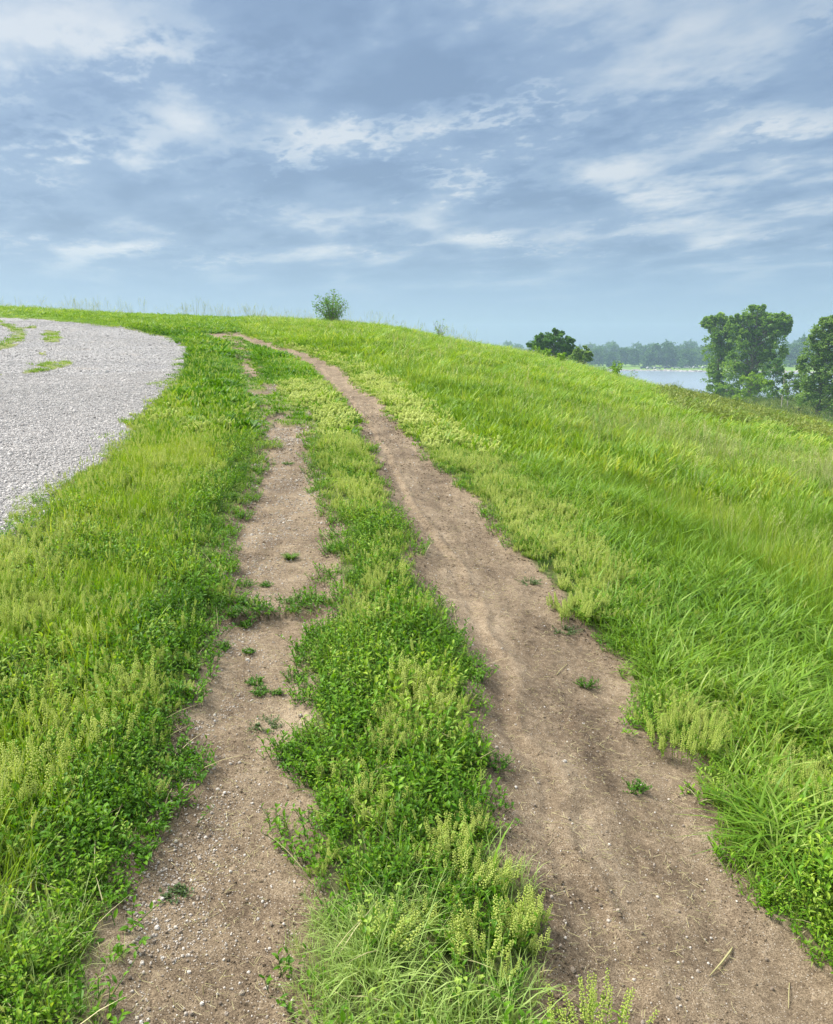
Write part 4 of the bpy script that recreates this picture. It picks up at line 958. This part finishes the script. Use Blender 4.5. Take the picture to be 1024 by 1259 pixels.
shrub(690, 450, 18, 15, M_BRIGHTS, .14, 'small yellowish bush on the slope under the pale bushy tree', 6)
shrub(757, 466, 24, 18, M_BRIGHTS, .15, 'small bright green bush on the slope edge left of the open water', 8)
shrub(741, 462, 16, 22, M_PALET, .13, 'low greyish bush on the slope edge left of the bright green one', 7, twig=True)
shrub(775, 470, 16, 28, M_PALET, .13, 'low greyish bush at the slope edge nearest the open water', 7, twig=True)
shrub(1020, 528, 26, 26, M_DARKT, .14, 'dark bush on the slope at the right picture edge', 10)
# bare saplings at the water's edge
x, y, z = at(966, 140)
for dx, h_, lb in ((0, 7.2, 'taller bare pale sapling against the water by the cottonwoods'), (.9, 5.8, 'shorter bare pale sapling against the water, right of the taller')):
    root = empty('bare_sapling', (x + dx, y, gz1(x + dx, y))); tag(root, lb, 'sapling'); a = MB(); b2 = MB()
    a.tube([(0, 0, -.2), (.05, 0, h_ * .5), (.12, .1, h_)], [.09, .06, .02], 0, .5, 5)
    for k in range(14):
        t = rr(.3, .95); an = rr(0, 6.28); L_ = rr(.5, 1.2); a.tube([(.1 * t, 0, h_ * t), (math.cos(an) * L_ * .6, math.sin(an) * L_ * .6, h_ * t + L_ * .8)], [.025, .008], 0, .5, 3)
    link('trunk', a.mesh('trunk', [M_PALEBARK]), root)
# dead branch poking from brush
x, y, z = spot(1016, 516); a = MB()
for k in range(6): an = rr(-1, 1) ; a.tube([(0, 0, 0), (math.sin(an) * .4, 0, .35), (math.sin(an) * .9 + rr(-.1, .1), rr(-.2, .2), .6 + rr(0, .35))], [.02, .014, .005], 0, .5, 4)
tag(link('dead_branch', a.mesh('dead_branch', [M_PALEBARK]), None, (x, y, z)), 'pale dead branch poking out of the brush at the right edge', 'branch')

# far shore trees: four crowns, copied
def far_proto(i, H, W_, lobes):
    root = empty('shore_tree', (0, 0, 0)); a = MB(); c = MB()
    L = [(rr(-W_, W_) * .55, rr(-W_, W_) * .5, H * rr(.38, .80), W_ * rr(.38, .55)) for _ in range(lobes)] + [(0, 0, H * .78, W_ * .45), (0, 0, H * .45, W_ * .6), (W_ * .5, 0, H * .30, W_ * .45), (-W_ * .5, 0, H * .30, W_ * .45), (0, W_ * .4, H * .2, W_ * .42), (W_ * .2, -W_ * .45, H * .18, W_ * .42), (-W_ * .4, -W_ * .3, H * .2, W_ * .4)]
    limbs(a, H, .35, L[:4]); lobe_crown(c, L, 1.15, 14, 18, fill=.45)
    link('trunk', a.mesh('trunk', [M_BARK]), root); link('crown', c.mesh('crown', [M_FART]), root); return root
protos = [far_proto(0, 17, 8, 8), far_proto(1, 21, 8.5, 10), far_proto(2, 14, 6.5, 6), far_proto(3, 11, 6.5, 6), far_proto(4, 18, 6, 8)]
def dup(rt, loc, rz, s):
    r = rt.copy(); COL.objects.link(r); r.location = loc; r.rotation_euler = (0, 0, rz); r.scale = s
    for ch in list(rt.children):
        c = ch.copy(); COL.objects.link(c); c.parent = r
    return r
used = set()
def plant(k, px, D, s, lab, grp):
    x, y, z = at(px, D)
    if k not in used: used.add(k); r = protos[k]; r.location = (x, y, z - .3); r.scale = (s, s, s)
    else: r = dup(protos[k], (x, y, z - .3), rr(0, 6.28), (s * rr(.9, 1.15), s * rr(.9, 1.15), s))
    tag(r, lab, 'tree', grp)
FR = [(736, 0, .95), (752, 3, 1.0), (766, 4, .8), (780, 1, .95), (798, 2, .85), (806, 4, .95), (820, 1, 1.08), (836, 0, 1.0), (826, 3, 1.1), (845, 3, 1.15), (858, 0, 1.0), (870, 1, 1.05),
      (888, 0, 1.0), (905, 1, 1.0), (925, 0, 1.1), (945, 4, 1.0), (966, 1, 1.15), (976, 0, 1.2), (990, 1, 1.15), (1005, 0, 1.05), (1022, 1, 1.1), (1045, 0, 1.1), (1070, 1, 1.1), (1100, 0, 1.05), (1130, 1, 1.1), (712, 0, .8), (724, 2, .9)]
for px, k, s in FR: plant(k, px, 545 + rr(-14, 22), s * rr(.66, .98), 'hazy blue green tree in the wooded line on the far lake shore', 'trees along the far lake shore')
for i, px in enumerate(range(700, 1160, 13)): plant([0, 1, 4][i % 3], px + rr(-4, 4), 640 + rr(-15, 40), rr(.70, .98), 'paler hazy tree in the second line behind the far lake shore', 'trees behind the far lake shore')
for i, px in enumerate(range(625, 1180, 16)): plant([1, 0][i % 2], px + rr(-4, 4), 800 + rr(-20, 40), rr(.72, .98), 'faintest hazy tree on the rise beyond the lake', 'trees on the far rise')

# far shore cars
M_PAINT = plain('white_car_paint', (.42, .42, .42), .3, 0, .5); M_PAINT2 = plain('dark_car_paint', (.06, .07, .09), .3, 0, .5); M_GLASS = plain('car_glass', (.03, .04, .05), .1); M_TYRE = plain('tyre_rubber', (.03, .03, .03), .9)
def car(paint, name='parked_car'):
    root = empty(name, (0, 0, 0)); w_ = .9
    prof = [(-2.2, .35), (2.2, .35), (2.25, .75), (1.3, .95), (.7, 1.42), (-1.3, 1.45), (-2.0, .98), (-2.25, .9)]
    def ext(pr, wd, m, nm):
        b2 = MB(); n = len(pr); b2.add([(x_, -wd, z_) for x_, z_ in pr] + [(x_, wd, z_) for x_, z_ in pr], [tuple(range(n)), tuple(range(2 * n - 1, n - 1, -1))] + [(i, i + n, (i + 1) % n + n, (i + 1) % n) for i in range(n)]); return link(nm, b2.mesh(nm, [m]), root)
    ext(prof, w_, paint, 'body'); ext([(1.12, .97), (.62, 1.36), (-1.2, 1.38), (-1.75, 1.0)], w_ + .01, M_GLASS, 'windows')
    for sx in (-1.4, 1.4):
        for sy in (-.82, .82):
            b2 = MB(); b2.tube([(sx, sy - .1, .33), (sx, sy + .1, .33)], [.33, .33], 0, .5, 12); link('wheel', b2.mesh('wheel', [M_TYRE]), root)
    return root
cw, cd = car(M_PAINT), car(M_PAINT2); first = {0: True, 1: True}
for px in (792, 800, 809, 821, 833, 846, 857, 868, 985, 996, 1003, 1012):
    k = 1 if random.random() < .3 else 0; x, y, z = at(px, 528 + rr(-3, 3)); src = (cw, cd)[k]
    if first[k]: first[k] = False; r = src; r.location = (x, y, z); r.rotation_euler = (0, 0, rr(-.3, .3))
    else: r = dup(src, (x, y, z), rr(-.4, .4), (1, 1, 1))
    tag(r, ('tiny white car parked in front of the trees on the far shore', 'tiny dark car parked in front of the trees on the far shore')[k], 'car', ('white cars on the far shore', 'dark cars on the far shore')[k])
# rocky rim of the far shore
KIT['rock'] = [stone('rk', [M_STONE], i + 50) for i in range(4)]
a_ = rng.uniform(R(8), R(36), 1500); d_ = 505 + 14 * np.sin(np.degrees(a_) * .16 + .4) + 5 * np.sin(np.degrees(a_) * .9) - 3 + rng.uniform(0, 4, 1500)
scatter('shore_rocks', 'rock', np.sin(a_) * d_, np.cos(a_) * d_, rng.uniform(.8, 2.0, 1500), rng.random(1500) * .35, 'dark rocks edging the far lake shore', 'rocks', tilt=.4)

# ------------------------------------------------------------------ haze
mb = MB(); hx, y0, y1, z0, z1 = 930, -930, 930, -12.5, 34
mb.add([(-hx, y0, z0), (hx, y0, z0), (hx, y1, z0), (-hx, y1, z0), (-hx, y0, z1), (hx, y0, z1), (hx, y1, z1), (-hx, y1, z1)], [(0, 3, 2, 1), (4, 5, 6, 7), (0, 1, 5, 4), (1, 2, 6, 5), (2, 3, 7, 6), (3, 0, 4, 7)])
M_HAZE = bpy.data.materials.new('haze'); M_HAZE.use_nodes = True; t = NT(M_HAZE.node_tree)
pv = t.n('ShaderNodeVolumePrincipled'); pv.inputs['Color'].default_value = (.62, .82, 1.0, 1); pv.inputs['Density'].default_value = 0.00045; pv.inputs['Anisotropy'].default_value = 0.2
ou = t.n('ShaderNodeOutputMaterial'); t.t.links.new(pv.outputs[0], ou.inputs['Volume'])
tag(link('haze', mb.mesh('haze', [M_HAZE])), 'thin pale blue haze filling the air over the lake', 'haze', None, 'stuff')
